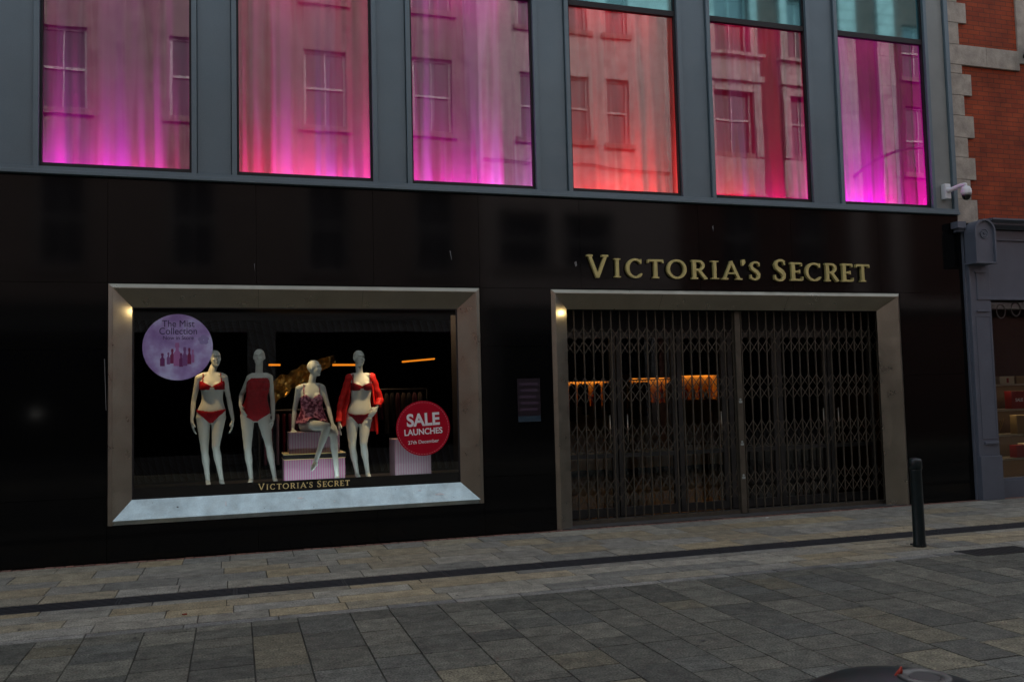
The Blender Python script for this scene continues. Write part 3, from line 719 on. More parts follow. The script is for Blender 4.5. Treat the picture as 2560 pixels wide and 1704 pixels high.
lb = thing('wall_lantern', (12.13, -.05, 6.75), 'black lantern fixed on the stone band, only its edge in view', 'lamp')
B = MB(); B.lathe((12.22, -.30, 6.78), [(.03, 0), (.11, .04), (.15, .30), (.17, .33), (.06, .42), (.01, .45)], 12); obj('lantern_body', B, M_gasket, lb)
B = MB(); B.tube([(12.22, .0, 7.0), (12.22, -.18, 7.3), (12.22, -.30, 7.2)], .015, n=8); obj('bracket', B, M_gasket, lb)

SF = thing('grey_shopfront', (11.5, 0, 0), 'slate grey painted shopfront with arched corbel and panelled pilaster under the brick wall', 'shopfront')
px0, px1 = 10.775, 11.165
B = MB()
B.box(px0, px1, -.10, .1, .66, 4.15); B.box(px0 - .0, px1 + .02, -.125, .1, 0, .66)
B.box(px0 - .03, px0 + .115, -.045, .0, .0, 4.1)
obj('pilaster', B, M_paint, SF, bevel=.006)
B = MB()
def frame(x0, x1, z0, z1, w, y0, y1):
    B.box(x0, x1, y0, y1, z0, z0 + w); B.box(x0, x1, y0, y1, z1 - w, z1); B.box(x0, x0 + w, y0, y1, z0 + w, z1 - w); B.box(x1 - w, x1, y0, y1, z0 + w, z1 - w)
B.box(px0 + .10, px1 - .04, -.135, -.10, .84, .875); B.box(px0 + .10, px1 - .06, -.125, -.10, 2.86, 2.885); B.box(px0 + .09, px1 - .08, -.125, -.10, 3.46, 3.49)
frame(px0 + .075, px1 - .03, .92, 2.80, .014, -.108, -.10)
obj('panel_moulding', B, M_paint, SF, bevel=.003)
# corbel with rounded top
c = MB(); x0, x1 = 10.715, 11.085; xm = (x0 + x1) / 2; hw = (x1 - x0) / 2; zt = 4.06
out = [(x0, 3.60), (x1, 3.60)] + [(xm + hw * math.cos(R(t)), zt + hw * math.sin(R(t))) for t in range(0, 181, 12)]
c.ring([[(x, -.30, z) for x, z in out], [(x, -.10, z) for x, z in out]])
out2 = [(x0 - .02, 3.575), (x1 + .02, 3.575), (x1 + .02, 3.60), (x0 - .02, 3.60)]
c.ring([[(x, -.33, z) for x, z in out2], [(x, -.10, z) for x, z in out2]])
cb = obj('corbel', c, M_paint, SF, bevel=.004)
c = MB()
def arch(h, zb, y0, y1):
    o1 = [(xm - h, zb)] + [(xm + h * math.cos(R(t)), zt + h * math.sin(R(t))) for t in range(180, -1, -12)] + [(xm + h, zb)]
    h2 = h - .028; o2 = [(xm - h2, zb)] + [(xm + h2 * math.cos(R(t)), zt + h2 * math.sin(R(t))) for t in range(180, -1, -12)] + [(xm + h2, zb)]
    for i in range(len(o1) - 1):
        a, b, d, e = o1[i], o1[i + 1], o2[i + 1], o2[i]
        c.quad((a[0], y0, a[1]), (e[0], y0, e[1]), (d[0], y0, d[1]), (b[0], y0, b[1]))
        c.quad((a[0], y0, a[1]), (b[0], y0, b[1]), (b[0], y1, b[1]), (a[0], y1, a[1])); c.quad((e[0], y0, e[1]), (e[0], y1, e[1]), (d[0], y1, d[1]), (d[0], y0, d[1]))
arch(hw + .012, 3.60, -.335, -.29)
obj('arch_moulding', c, M_paint, cb)
c = MB()
for k in range(8):
    t = R(45 * k); c.ell((xm + .04 * math.cos(t), -.30, 4.03 + .04 * math.sin(t)), (.022, .010, .022), n=8, m=6)
c.lathe((xm, -.30, 4.03), [(.075, 0), (.078, -.012), (.066, -.014), (.064, 0)], 24, 'y'); c.ell((xm, -.305, 4.03), (.016, .014, .016), n=8, m=6)
obj('rosette', c, M_paint, cb, smooth=True)
B = MB()
B.box(11.02, XE, -.06, .03, 3.075, 4.14)
B.box(10.90, XE, -.115, -.06, 3.045, 3.085); B.box(10.90, 10.945, -.115, -.06, 3.085, 3.50)
obj('fascia', B, M_paint, SF, bevel=.004)
B = MB()
prof = [(-.06, 4.16), (-.10, 4.16), (-.22, 4.20), (-.22, 4.225), (-.26, 4.25), (-.30, 4.26), (-.30, 4.285), (.02, 4.31)]
for (y0, z0), (y1, z1) in zip(prof, prof[1:]): B.quad((11.09, y0, z0), (XE, y0, z0), (XE, y1, z1), (11.09, y1, z1))
B.box(11.09, XE, -.09, -.06, 3.98, 4.00)
B.quad(*[(11.09, y, z) for y, z in prof])
B.box(10.55, 10.71, -.16, -.02, 4.14, 4.24); B.box(10.60, 10.71, -.12, -.02, 4.09, 4.14)
obj('cornice', B, M_paint, SF)
B = MB(); B.box(11.20, 11.24, .02, .10, .30, 3.045); B.box(11.24, XE, .02, .10, .26, .30); B.box(11.2, XE, .0, .12, 0, .26); obj('window_frame', B, M_paint, SF)
B = MB(); B.sheet(11.24, XE, .053, .30, 3.045); obj('display_pane', B, M_glassdisp, SF)
B = MB()
B.quad((11.16, 1.3, 0), (XE, 1.3, 0), (XE, 1.3, 3.2), (11.16, 1.3, 3.2)); B.quad((11.165, .03, 0), (11.165, 1.3, 0), (11.165, 1.3, 3.2), (11.165, .03, 3.2))
B.quad((11.16, .06, 3.06), (XE, .06, 3.06), (XE, 1.3, 3.06), (11.16, 1.3, 3.06)); B.quad((11.16, .06, .05), (XE, .06, .05), (XE, 1.3, .05), (11.16, 1.3, .05))
obj('interior', B, M_dark, SF)
# outline letters hanging in the window
M_out = mat('outline_grey', (.07, .07, .07), .5)
for i, (x, z, rx) in enumerate(((11.50, 2.885, .085), (11.80, 2.92, .088))):
    B = MB(); n = 28
    o1 = [(x + (rx + .008) * math.cos(2 * math.pi * k / n), z + .115 * math.sin(2 * math.pi * k / n)) for k in range(n)]; o2 = [(x + (rx - .008) * math.cos(2 * math.pi * k / n), z + .099 * math.sin(2 * math.pi * k / n)) for k in range(n)]
    for k in range(n):
        q = (k + 1) % n; B.quad((o1[k][0], .048, o1[k][1]), (o1[q][0], .048, o1[q][1]), (o2[q][0], .048, o2[q][1]), (o2[k][0], .048, o2[k][1]))
    obj('letter_outline', B, M_out, SF)
M_shelf = mat('pale_shelf', (.40, .38, .30), .5, var=.06)
su = thing('shelving_unit', (12.4, .6, .2), 'pale shelves stacked with gift boxes in the grey shopfront window', 'shelving')
SZ = [1.745, 1.342, .937, .555, .19]
for z in SZ:
    B = MB(); B.box(11.30, 14.2, .42, .78, z - .03, z); obj('shelf', B, M_shelf, su, bevel=.004)
B = MB(); B.box(11.25, 11.30, .42, .80, .06, 1.95); B.box(14.2, 14.25, .42, .80, .06, 1.95); B.box(11.25, 14.25, .78, .80, .06, 1.75); obj('side_panel', B, mat('unit_brown', (.05, .03, .018), .6), su)
M_kraft = mat('kraft_gold', (.24, .18, .09), .5); M_bred = mat('box_red', (.25, .015, .02), .45); M_cream = mat('box_cream', (.45, .42, .30), .5)
def gift(x, z, w, h, m, label, d=.14, y=.44, extra=None):
    t = thing('gift_box', (x + w / 2, y, z), label, 'gift box', 'gift boxes on the shelves')
    B = MB(); B.box(x, x + w, y, y + d, z + .001, z + h - .02); obj('carton', B, m, t, bevel=.004)
    B = MB(); B.box(x - .003, x + w + .003, y - .003, y + d + .003, z + h - .02, z + h); obj('lid', B, m, t, bevel=.002)
    if extra: extra(t, x, z, w, h, y)
    return t
def window_label(t, x, z, w, h, y):
    B = MB(); B.box(x + w * .45, x + w * .6, y - .004, y - .0032, z + .02, z + h - .03); obj('label_panel', B, M_bred, t)
gift(11.80, 1.745, .30, .125, M_cream, 'cream gift box with dark label on the top shelf beside the pilaster', extra=window_label)
gift(12.14, 1.745, .28, .125, M_kraft, 'kraft gold gift box on the top shelf at the photo edge')
gift(11.42, 1.745, .26, .10, mat('box_brown', (.10, .07, .03), .5), 'low brown gift box on the top shelf, closest to the pilaster')
t = gift(12.02, 1.342, .30, .285, M_bred, 'red gift box printed with a white word on the second shelf')
text('lettering', 'SALE', M_whiteprint, t, (12.17, .4345, 1.48), .075, .0006, .001)
gift(12.10, .937, .24, .30, M_kraft, 'tall gold gift box on the third shelf'); gift(12.06, .555, .16, .20, M_bred, 'wine red gift box on the fourth shelf'); gift(12.24, .555, .18, .22, M_cream, 'cream gift box on the fourth shelf')
B = MB()
for k in range(7): B.tube([(11.72 + .01 * k, .52, .94), (11.70 + .035 * k - .06, .50, 1.08), (11.68 + .05 * k - .08, .5, 1.16 + .012 * ((k * 3) % 5))], [.006, .008, .002], n=6, sub=3)
obj('dried_plant', B, mat('dry_gold', (.20, .14, .04), .6), base=(11.73, .52, .937), label='dried gold grass ornament on the third shelf', cat='ornament')
for z in SZ[:4]:
    lamp('shelf_lamp', 'AREA', (12.5, .50, z - .05), (1, .72, .42), .40, 1.4, (12.5, .60, z - .4), sy=.04)

# ------------------------------------------------------------------ bollard, litter bin
bx, by = 7.127, -2.90
bo = thing('bollard', (bx, by, 0), 'dark green cast iron bollard beside the drainage channel near the entrance', 'bollard')
B = MB(); B.lathe((bx, by, 0), [(.070, 0), (.070, .03), (.064, .05), (.060, .80), (.063, .815), (.063, .835)], 28); obj('post', B, M_green, bo, smooth=True, bevel=.002)
B = MB(); B.lathe((bx, by, 0), [(.063, .836), (.068, .842), (.068, .93), (.058, .95), (.02, .96)], 28); obj('cap', B, M_green, bo, smooth=True)
B = MB()
for t in (.2, 2.3, 4.4): B.cyl((bx + .07 * math.cos(t), by + .07 * math.sin(t), .02), (bx + .095 * math.cos(t), by + .095 * math.sin(t), .02), .01, n=8)
obj('bolt', B, M_iron, bo)
lx, ly = 1.585, -9.14
li = thing('litter_bin', (lx, ly, 0), 'dark green domed litter bin with steel ash plate, close to the viewer', 'litter bin')
B = MB(); B.lathe((lx, ly, 0), [(.22, 0), (.24, .02), (.25, .68), (.26, .71)], 40); obj('body', B, M_green, li, smooth=True)
B = MB(); B.lathe((lx, ly, .035), [(.262, .82), (.285, .84), (.285, .885), (.25, .925), (.19, .955), (.10, .975), (.02, .98)], 48); obj('dome_top', B, M_green, li, smooth=True)
for k in range(4):
    t = R(45 + 90 * k); B = MB(); B.box(lx + .23 * math.cos(t) - .02, lx + .23 * math.cos(t) + .02, ly + .23 * math.sin(t) - .02, ly + .23 * math.sin(t) + .02, .70, .86); obj('support', B, M_green, li)
ax, ay = lx + .05, ly - .012
B = MB(); B.lathe((ax, ay, 1.004), [(.062, 0), (.064, .014), (.056, .017), (.038, .013), (.035, .0)], 28); obj('ash_plate', B, mat('worn_steel', (.07, .07, .068), .5, metal=.5, var=.4, vscale=20), li, smooth=True)
B = MB(); B.lathe((ax, ay, 1.004), [(.037, .004), (.036, .0125), (.01, .013)], 20); obj('ash_hole', B, M_gasket, li)
B = MB(); B.tube([(ax - .055, ay + .045, 1.006), (ax - .045, ay + .035, 1.022), (ax - .04, ay + .034, 1.034)], [.004, .0065, .003], n=8); obj('paper_scrap', B, mat('orange_scrap', (.40, .04, .02), .6), base=(ax - .05, ay + .04, 1.006), label='crumpled orange red scrap on the litter bin top', cat='litter')

# ------------------------------------------------------------------ mannequins
def seg_d(P, a, b):
    a = np.array(a); b = np.array(b); d = b - a; t = np.clip(((P - a) @ d) / (d @ d), 0, 1)
    return np.linalg.norm(P - (a + t[:, None] * d), axis=1)
def hand(B, w, tip, curl, side, nrm, grip=0):
    w = Vector(w); tip = Vector(tip); d = (tip - w).normalized(); n = Vector(nrm); n = (n - d * n.dot(d)).normalized(); s = d.cross(n)
    Lh = .175
    rot = Matrix((s, n, d)).transposed()
    B.ell(w + d * .055, (.038, .017, .052), rot, 12, 8)
    for k, (o, l, r) in enumerate(((-.028, .070, .0082), (-.0095, .082, .0086), (.0095, .076, .0084), (.027, .058, .0076))):
        p0 = w + d * .088 + s * o; p1 = p0 + d * l * .45 + n * curl * l * .22; p2 = p1 + (d + n * curl * 1.1).normalized() * l * .32; p3 = p2 + (d * .8 + n * curl * 1.7).normalized() * l * .26
        B.tube([p0 - d * .02, p0, p1, p2, p3], [r, r, r * .97, r * .9, r * .72], n=8, sub=2)
    p0 = w + d * .025 - s * side * .028; B.tube([p0, p0 - s * side * .022 + d * .03 + n * .01, p0 - s * side * .026 + d * .062 + n * .02], [.012, .0105, .008], n=8, sub=3)
def mannequin(J, label, torso, facing, extras, legs):
    """J joints in world space; returns thing, body object and arrays"""
    V_ = {k: Vector(v) for k, v in J.items()}
    B = MB()
    # torso
    rings = []; n = 28
    Z = [t[0] for t in torso]
    zz = np.linspace(Z[0], Z[-1], 34)
    ip = lambda c: np.interp(zz, Z, [t[c] for t in torso])
    X, Y, RX, RY = ip(1), ip(2), ip(3), ip(4)
    RX = RX * .955
    def sm(a):
        b = a.copy()
        for _ in range(2): b[1:-1] = (b[:-2] + 2 * b[1:-1] + b[2:]) / 4
        return b
    X, Y, RX, RY = map(sm, (X, Y, RX, RY))
    for z, x, y, a, b in zip(zz, X, Y, RX, RY):
        rings.append([(x + a * math.copysign(abs(math.cos(t)) ** .9, math.cos(t)), y + b * math.copysign(abs(math.sin(t)) ** .9, math.sin(t)), z) for t in [2 * math.pi * k / n for k in range(n)]])
    B.ring(rings)
    # breasts, buttocks
    bu = V_['bust']
    for s in (-1, 1): B.ell((bu.x + s * .068, bu.y - .072, bu.z - .005), (.058, .052, .058))
    hp = V_['hip']
    if not extras.get('seated'):
        for s in (-1, 1): B.ell((hp.x + s * .07, hp.y + .055, hp.z - .06), (.085, .075, .09))
    # neck and head
    nk = V_['neck']; hd = V_['head']; fd = Vector((math.sin(facing), -math.cos(facing), 0)); rt = Vector((math.cos(facing), math.sin(facing), 0))
    B.tube([nk + Vector((0, .01, -.06)), nk + Vector((0, .01, 0)), hd + Vector((0, .015, -.07)) - fd * .012], [.062, .047, .045], n=16)
    Rm = Matrix((rt, fd, Vector((0, 0, 1)))).transposed()
    B.ell(hd - fd * .012 + Vector((0, 0, .022)), (.070, .090, .086), Rm, 20, 14)
    B.ell(hd + fd * .030 + Vector((0, 0, -.030)), (.053, .054, .076), Rm, 18, 12)
    B.tube([hd + fd * .078 + Vector((0, 0, .022)), hd + fd * .098 + Vector((0, 0, -.012)), hd + fd * .086 + Vector((0, 0, -.022))], [.009, .012, .010], n=8)
    B.ell(hd + fd * .074 + Vector((0, 0, .034)), (.045, .016, .010), Rm, 12, 8)
    B.ell(hd + fd * .080 + Vector((0, 0, -.046)), (.022, .012, .008), Rm, 10, 6)
    B.ell(hd + fd * .066 + Vector((0, 0, -.085)), (.022, .020, .016), Rm, 10, 8)
    for s in (-1, 1):
        B.ell(hd + rt * s * .069 + Vector((0, 0, -.004)) - fd * .005, (.008, .016, .028), Rm, 8, 8)
        B.ell(hd + rt * s * .035 + fd * .060 + Vector((0, 0, -.020)), (.020, .020, .018), Rm, 8, 8)
    # arms
    for s, sh, e, w, t in ((-1, 'sl', 'el', 'wl', 'tl'), (1, 'sr', 'er', 'wr', 'tr')):
        S, E_, W, T = V_[sh], V_[e], V_[w], V_[t]
        B.tube([nk + Vector((s * .05, .01, -.045)), S * .5 + (nk + Vector((s * .05, .01, -.05))) * .5 + Vector((0, 0, .01)), S], [.040, .045, .046], n=14)
        B.tube([S, S.lerp(E_, .3), S.lerp(E_, .7), E_], [.043, .038, .032, .029], n=14)
        B.tube([E_, E_.lerp(W, .25), E_.lerp(W, .7), W, W + (T - W).normalized() * .03], [.029, .031, .025, .020, .020], n=14)
        hn = extras.get('hn' + sh[1], (0, 0, 0)) if ('hn' + sh[1]) in extras else (-s, .15, 0)
        hand(B, W + (T - W).normalized() * .012, T, extras.get('curl' + sh[1], .35), s, hn)
    # legs
    for h, k, a, toe in legs:
        H, Kn, A, TO = map(Vector, (h, k, a, toe))
        fw_ = (TO - A); fw_.z = 0; fw_ = fw_.normalized() if fw_.length > .01 else Vector((0, -1, 0))
        B.tube([H, H.lerp(Kn, .22), H.lerp(Kn, .55), H.lerp(Kn, .85), Kn], [.090, .079, .065, .051, .047], n=18)
        back = Vector((0, .016, 0))
        B.tube([Kn, Kn.lerp(A, .10), Kn.lerp(A, .32) + back, Kn.lerp(A, .65) + back * .4, A], [.046, .043, .047, .033, .026], n=16)
        heel = A - fw_ * .022 + Vector((0, 0, -.035)); ball = A.lerp(TO, .72) + Vector((0, 0, .004))
        B.tube([A, A.lerp(heel, .6)], [.030, .027], n=12); B.tube([heel + Vector((0, 0, .01)), A.lerp(TO, .35), ball, TO], [.026, .029, .028, .013], n=12)
    base = extras['base']
    t = thing('mannequin', base, label, 'mannequin', 'mannequins in the display window')
    # voxel union of all masses into one continuous skin
    me = bpy.data.meshes.new('tmp'); me.from_pydata(B.v, [], B.f); me.update()
    tmp = bpy.data.objects.new('tmp', me); COL.objects.link(tmp)
    md = tmp.modifiers.new('r', 'REMESH'); md.mode = 'VOXEL'; md.voxel_size = .0065
    ms = tmp.modifiers.new('s', 'SMOOTH'); ms.iterations = 5; ms.factor = .5
    bpy.context.view_layer.update()
    me2 = bpy.data.meshes.new_from_object(tmp.evaluated_get(bpy.context.evaluated_depsgraph_get()))
    bpy.data.objects.remove(tmp)
    nv = len(me2.vertices); P = np.empty(nv * 3); me2.vertices.foreach_get('co', P); P = P.reshape(-1, 3)
    Nn = np.empty(nv * 3); me2.vertices.foreach_get('normal', Nn); Nn = Nn.reshape(-1, 3)
    F = [tuple(p.vertices) for p in me2.polygons]
    me2.materials.clear(); me2.materials.append(M_skin)
    me2.polygons.foreach_set('use_smooth', [True] * len(me2.polygons))
    me2.transform(Matrix.Translation(-Vector(base)))
    o = bpy.data.objects.new('body', me2); link(o, t); ORG[o.name] = Vector(base)
    arm = np.minimum.reduce([seg_d(P, J['sl'], J['el']), seg_d(P, J['el'], J['wl']), seg_d(P, J['wl'], J['tl']), seg_d(P, J['sr'], J['er']), seg_d(P, J['er'], J['wr']), seg_d(P, J['wr'], J['tr'])])
    cx_ = np.interp(P[:, 2], zz, X); cy_ = np.interp(P[:, 2], zz, Y)
    rx_ = np.interp(P[:, 2], zz, RX); ry_ = np.interp(P[:, 2], zz, RY)
    ctr = np.stack([cx_, cy_, P[:, 2]], 1)
    e_ = np.sqrt(((P[:, 0] - cx_) / rx_) ** 2 + ((P[:, 1] - cy_) / ry_) ** 2)
    isarm = (arm < .058) & (e_ > 1.10) | (arm < .03)
    return dict(t=t, P=P, N=Nn, F=F, arm=arm, isarm=isarm, cx=cx_, cy=cy_, e=e_, base=base, J=J)
def garment(D, name, mask, m, off=.004, offf=None, label=None):
    P, Nn = D['P'], D['N']; F = [f for f in D['F'] if all(mask[i] for i in f)]
    used = sorted({i for f in F for i in f}); mp = {v: k for k, v in enumerate(used)}
    B = MB()
    o = offf if offf is not None else np.full(len(P), off)
    q = P + Nn * o[:, None]
    B.v = [tuple(q[i]) for i in used]; B.f = [tuple(mp[i] for i in f) for f in F]; B.c = [None] * len(B.f)
    ob = obj(name, B, m, D['t'], smooth=True, label=label)
    s = ob.modifiers.new('Solidify', 'SOLIDIFY'); s.thickness = .003; s.offset = 1
    return ob
YB = .72
def j3(d, **ov):
    r = {}
    for k, v in d.items(): r[k] = (v[0], YB + ov.get(k, 0.0), v[1])
    return r
SK = {}
# 1: bra and briefs, arms hanging
J = j3(dict(head=(-.228, 2.305), neck=(-.262, 2.146), sl=(-.425, 2.062), sr=(-.118, 2.066), el=(-.482, 1.785), wl=(-.500, 1.545), tl=(-.475, 1.39), er=(-.066, 1.795), wr=(-.020, 1.545), tr=(-.036, 1.40),
            bust=(-.262, 1.962), waist=(-.262, 1.80), hip=(-.275, 1.655), crotch=(-.280, 1.525)), el=.04, er=.04, wl=-.02, wr=-.03, tl=-.05, tr=-.06)
tor = [(1.50, -.278, .73, .050, .05), (1.56, -.278, .725, .150, .095), (1.62, -.276, .72, .186, .108), (1.68, -.272, .715, .172, .10), (1.74, -.266, .715, .145, .086), (1.80, -.262, .72, .130, .08), (1.87, -.262, .715, .136, .086), (1.94, -.263, .71, .148, .092), (2.01, -.265, .715, .152, .084), (2.06, -.266, .725, .150, .066), (2.10, -.264, .73, .085, .055), (2.13, -.262, .73, .05, .045)]
D = mannequin(J, 'mannequin in red bra and briefs with arms hanging, half hidden by the round lavender poster', tor, .35,
    dict(base=(-.27, .72, .69)), [((-.368, .72, 1.58), (-.352, .70, 1.165), (-.318, .74, .80), (-.305, .63, .712)), ((-.186, .72, 1.58), (-.222, .62, 1.215), (-.158, .74, .80), (-.135, .64, .712))])
P = D['P']; dx = P[:, 0] + .262; z = P[:, 2]; tors = ~D['isarm']
ad = np.abs(dx)
front = P[:, 1] < .72
bra = tors & (z < np.where(front, 1.962 + .55 * np.maximum(ad - .012, -.01), 1.955)) & (z > 1.918 + .025 * (ad < .03)) & (ad < .19)
strap = tors & (np.abs(ad - .105) < .009) & (z > 1.95) & (z < 2.12)
garment(D, 'bra', (bra & (z < 2.03)) | strap, M_red, .006)
dxh = np.abs(P[:, 0] + .278)
bri = tors & (z < 1.648 + .18 * dxh) & (z > 1.508 + np.clip(dxh - .025, 0, 1) * 1.02)
garment(D, 'briefs', bri, M_red, .005)
# 2: bodysuit, one hand on the hip
J = j3(dict(head=(.302, 2.315), neck=(.300, 2.125), sl=(.185, 2.052), sr=(.430, 2.055), el=(.085, 1.845), wl=(.072, 1.715), tl=(.098, 1.62), er=(.462, 1.785), wr=(.468, 1.55), tr=(.445, 1.40),
            bust=(.290, 1.954), waist=(.268, 1.82), hip=(.250, 1.665), crotch=(.249, 1.53)), el=.13, wl=-.0, tl=-.09, er=.04, wr=-.02, tr=-.05)
tor = [(1.50, .250, .73, .050, .05), (1.56, .250, .725, .150, .095), (1.63, .248, .72, .186, .108), (1.69, .252, .715, .168, .10), (1.75, .260, .715, .142, .086), (1.81, .268, .72, .128, .08), (1.87, .278, .715, .133, .086), (1.94, .288, .71, .146, .092), (2.01, .294, .715, .148, .084), (2.055, .298, .725, .142, .066), (2.09, .30, .73, .08, .055), (2.12, .300, .73, .05, .045)]
D = mannequin(J, 'mannequin in plain red bodysuit with one hand on its hip', tor, -.2,
    dict(base=(.27, .72, .69), hnl=(.9, .2, .1), curll=.6), [((.155, .72, 1.58), (.155, .66, 1.175), (.194, .76, .80), (.178, .65, .712)), ((.345, .72, 1.58), (.412, .64, 1.21), (.480, .76, .80), (.50, .65, .712))])
P = D['P']; z = P[:, 2]; tors = ~D['isarm']; dxh = np.abs(P[:, 0] - .25)
suit = tors & (z < 2.052) & (z > 1.515 + np.clip(dxh - .03, 0, 1) * .62) & (np.abs(P[:, 0] - .292) < .24)
garment(D, 'bodysuit', suit & ~((D['arm'] < .05) & (z > 1.9)), M_red, .005)
# 3: seated, patterned camisole
J = j3(dict(head=(.985, 2.165), neck=(.952, 1.985), sl=(.785, 1.905), sr=(1.085, 1.910), el=(.735, 1.63), wl=(.712, 1.40), tl=(.709, 1.31), er=(1.150, 1.66), wr=(1.185, 1.46), tr=(1.226, 1.34),
            bust=(.944, 1.80), waist=(.949, 1.645), hip=(.947, 1.49), crotch=(.946, 1.40)), el=.06, wl=-.0, tl=-.10, er=-.05, wr=-.22, tr=-.30, head=-.02)
tor = [(1.36, .947, .74, .120, .09), (1.41, .947, .74, .170, .115), (1.47, .947, .735, .178, .112), (1.53, .948, .725, .162, .098), (1.59, .949, .72, .142, .086), (1.65, .949, .72, .132, .08), (1.72, .947, .715, .137, .086), (1.79, .944, .71, .148, .092), (1.86, .942, .715, .150, .084), (1.91, .943, .725, .145, .066), (1.95, .948, .73, .085, .055), (1.98, .952, .73, .05, .045)]
D = mannequin(J, 'seated mannequin in pink patterned camisole with crossed legs on the striped boxes', tor, .95,
    dict(base=(.95, .72, .69), seated=True, hnl=(0, -.3, -1), curll=.15, hnr=(0, .3, -1), curlr=.3),
    [((.865, .70, 1.44), (1.105, .33, 1.43), (.955, .36, .99), (.905, .27, .90)), ((1.02, .70, 1.42), (1.175, .34, 1.335), (1.222, .40, .80), (1.235, .29, .712))])
M_cami = bpy.data.materials.new('floral_satin'); M_cami.use_nodes = True; nt = M_cami.node_tree; L = nt.links; b_ = nt.nodes['Principled BSDF']; b_.inputs['Roughness'].default_value = .35
tc = _n(nt, 'ShaderNodeTexCoord'); no = _n(nt, 'ShaderNodeTexNoise', Scale=24.0, Detail=3.0); L.new(tc.outputs['Object'], no.inputs['Vector'])
cr = _n(nt, 'ShaderNodeValToRGB'); e = cr.color_ramp.elements; e[0].position = .44; e[0].color = (.13, .012, .045, 1); e[1].position = .56; e[1].color = (.62, .26, .36, 1)
L.new(no.outputs['Fac'], cr.inputs[0]); L.new(cr.outputs[0], b_.inputs['Base Color'])
P = D['P']; z = P[:, 2]; tors = ~D['isarm']; ad = np.abs(P[:, 0] - .944)
top = np.where(P[:, 1] < .72, 1.775 + .75 * np.minimum(np.abs(ad - .0), .07) - .6 * np.maximum(ad - .09, 0), 1.80)
cami = tors & (z < top) & (z > 1.455) & (ad < .23) & (P[:, 1] > .56 - .02)
strap = tors & (np.abs(ad - .095) < .008) & (z > 1.78) & (z < 1.96)
fl = .006 + np.clip(1.68 - z, 0, .3) * .14 + .004 * np.sin(P[:, 0] * 60) * np.clip(1.68 - z, 0, .2) / .2
garment(D, 'camisole', cami | strap, M_cami, offf=fl)
# 4: wine bra and briefs under an open scarlet robe
J = j3(dict(head=(1.560, 2.288), neck=(1.563, 2.105), sl=(1.432, 2.030), sr=(1.722, 2.034), el=(1.335, 1.745), wl=(1.290, 1.475), tl=(1.288, 1.34), er=(1.830, 1.745), wr=(1.770, 1.650), tr=(1.700, 1.56),
            bust=(1.580, 1.925), waist=(1.574, 1.745), hip=(1.545, 1.58), crotch=(1.541, 1.45)), el=.05, wl=-.02, tl=-.05, er=.02, wr=-.10, tr=-.14)
tor = [(1.43, 1.541, .73, .050, .05), (1.49, 1.542, .725, .148, .095), (1.56, 1.545, .72, .180, .106), (1.62, 1.554, .715, .166, .10), (1.68, 1.566, .715, .144, .086), (1.74, 1.573, .72, .130, .08), (1.81, 1.577, .715, .135, .086), (1.89, 1.580, .71, .146, .092), (1.97, 1.578, .715, .150, .084), (2.03, 1.574, .725, .146, .066), (2.07, 1.568, .73, .085, .055), (2.10, 1.564, .73, .05, .045)]
D = mannequin(J, 'mannequin in wine bra and briefs under an open scarlet robe', tor, .35,
    dict(base=(1.56, .72, .69), hnr=(-.5, .6, -.4), curlr=.5), [((1.455, .72, 1.50), (1.452, .68, 1.14), (1.515, .74, .80), (1.53, .63, .712)), ((1.632, .72, 1.50), (1.582, .58, 1.185), (1.650, .72, .80), (1.665, .61, .712))])
P = D['P']; z = P[:, 2]; tors = ~D['isarm']; dx = P[:, 0] - 1.580; ad = np.abs(dx); front = P[:, 1] < .72
bra = tors & (z < np.where(front, 1.928 + .36 * ad, 1.93)) & (z > 1.872 + .02 * (ad < .02)) & (ad < .19)
strap = tors & (np.abs(ad - .108) < .009) & (z > 1.93) & (z < 2.08)
garment(D, 'bra', bra | strap, M_darkred, .006)
dxh = np.abs(P[:, 0] - 1.545)
bri = tors & (z < 1.560 + .30 * np.maximum(0, dxh - .06)) & (z > 1.435 + np.clip(dxh - .025, 0, 1) * 1.12)
garment(D, 'briefs', bri, M_darkred, .005)
segL = np.minimum(seg_d(P, J['sl'], J['el']), seg_d(P, J['el'], J['wl'])); segR = np.minimum(seg_d(P, J['sr'], J['er']), seg_d(P, J['er'], J['wr']))
sl = (D['isarm'] | ((np.minimum(segL, segR) < .056) & (ad > .115) & (z > 1.9))) & (np.minimum(segL, segR) < .062) & ~((P[:, 0] > 1.6) & (z < 1.668) & (P[:, 0] < 1.80))
sl &= ~((P[:, 0] < 1.5) & (z < 1.47))
wob = .012 + .003 * np.sin(z * 60 + P[:, 0] * 30) + np.clip(1.9 - z, 0, .5) * .03
RB = D['t']
garment(D, 'robe_sleeves', sl, M_bright, offf=wob)
# robe back and side panels: open at the front
B = MB(); rows = []; nz, nt_ = 26, 44
for a in range(nz + 1):
    tz = a / nz; row = []
    for k in range(nt_ + 1):
        tk = k / nt_; th = R(-35 + 250 * tk)            # 0 = +x side, 90 = back (+y), 180 = -x side
        hem = 1.43 - .12 * max(0, math.cos(th)) + .02 * math.sin(th * 5)
        z_ = 2.075 + (hem - 2.075) * tz
        cxr = np.interp(z_, [1.4, 1.6, 1.75, 1.9, 2.08], [1.55, 1.555, 1.573, 1.58, 1.57])
        rx = np.interp(z_, [1.3, 1.6, 1.75, 1.95, 2.03, 2.08], [.235, .225, .185, .165, .155, .10]); ry = np.interp(z_, [1.3, 1.6, 1.75, 1.95, 2.08], [.19, .17, .13, .105, .06])
        fo = 1 + .05 * math.sin(th * 11 + tz * 2) * tz
        row.append((cxr + rx * fo * math.cos(th), .735 + ry * fo * math.sin(th), z_))
    rows.append(row)
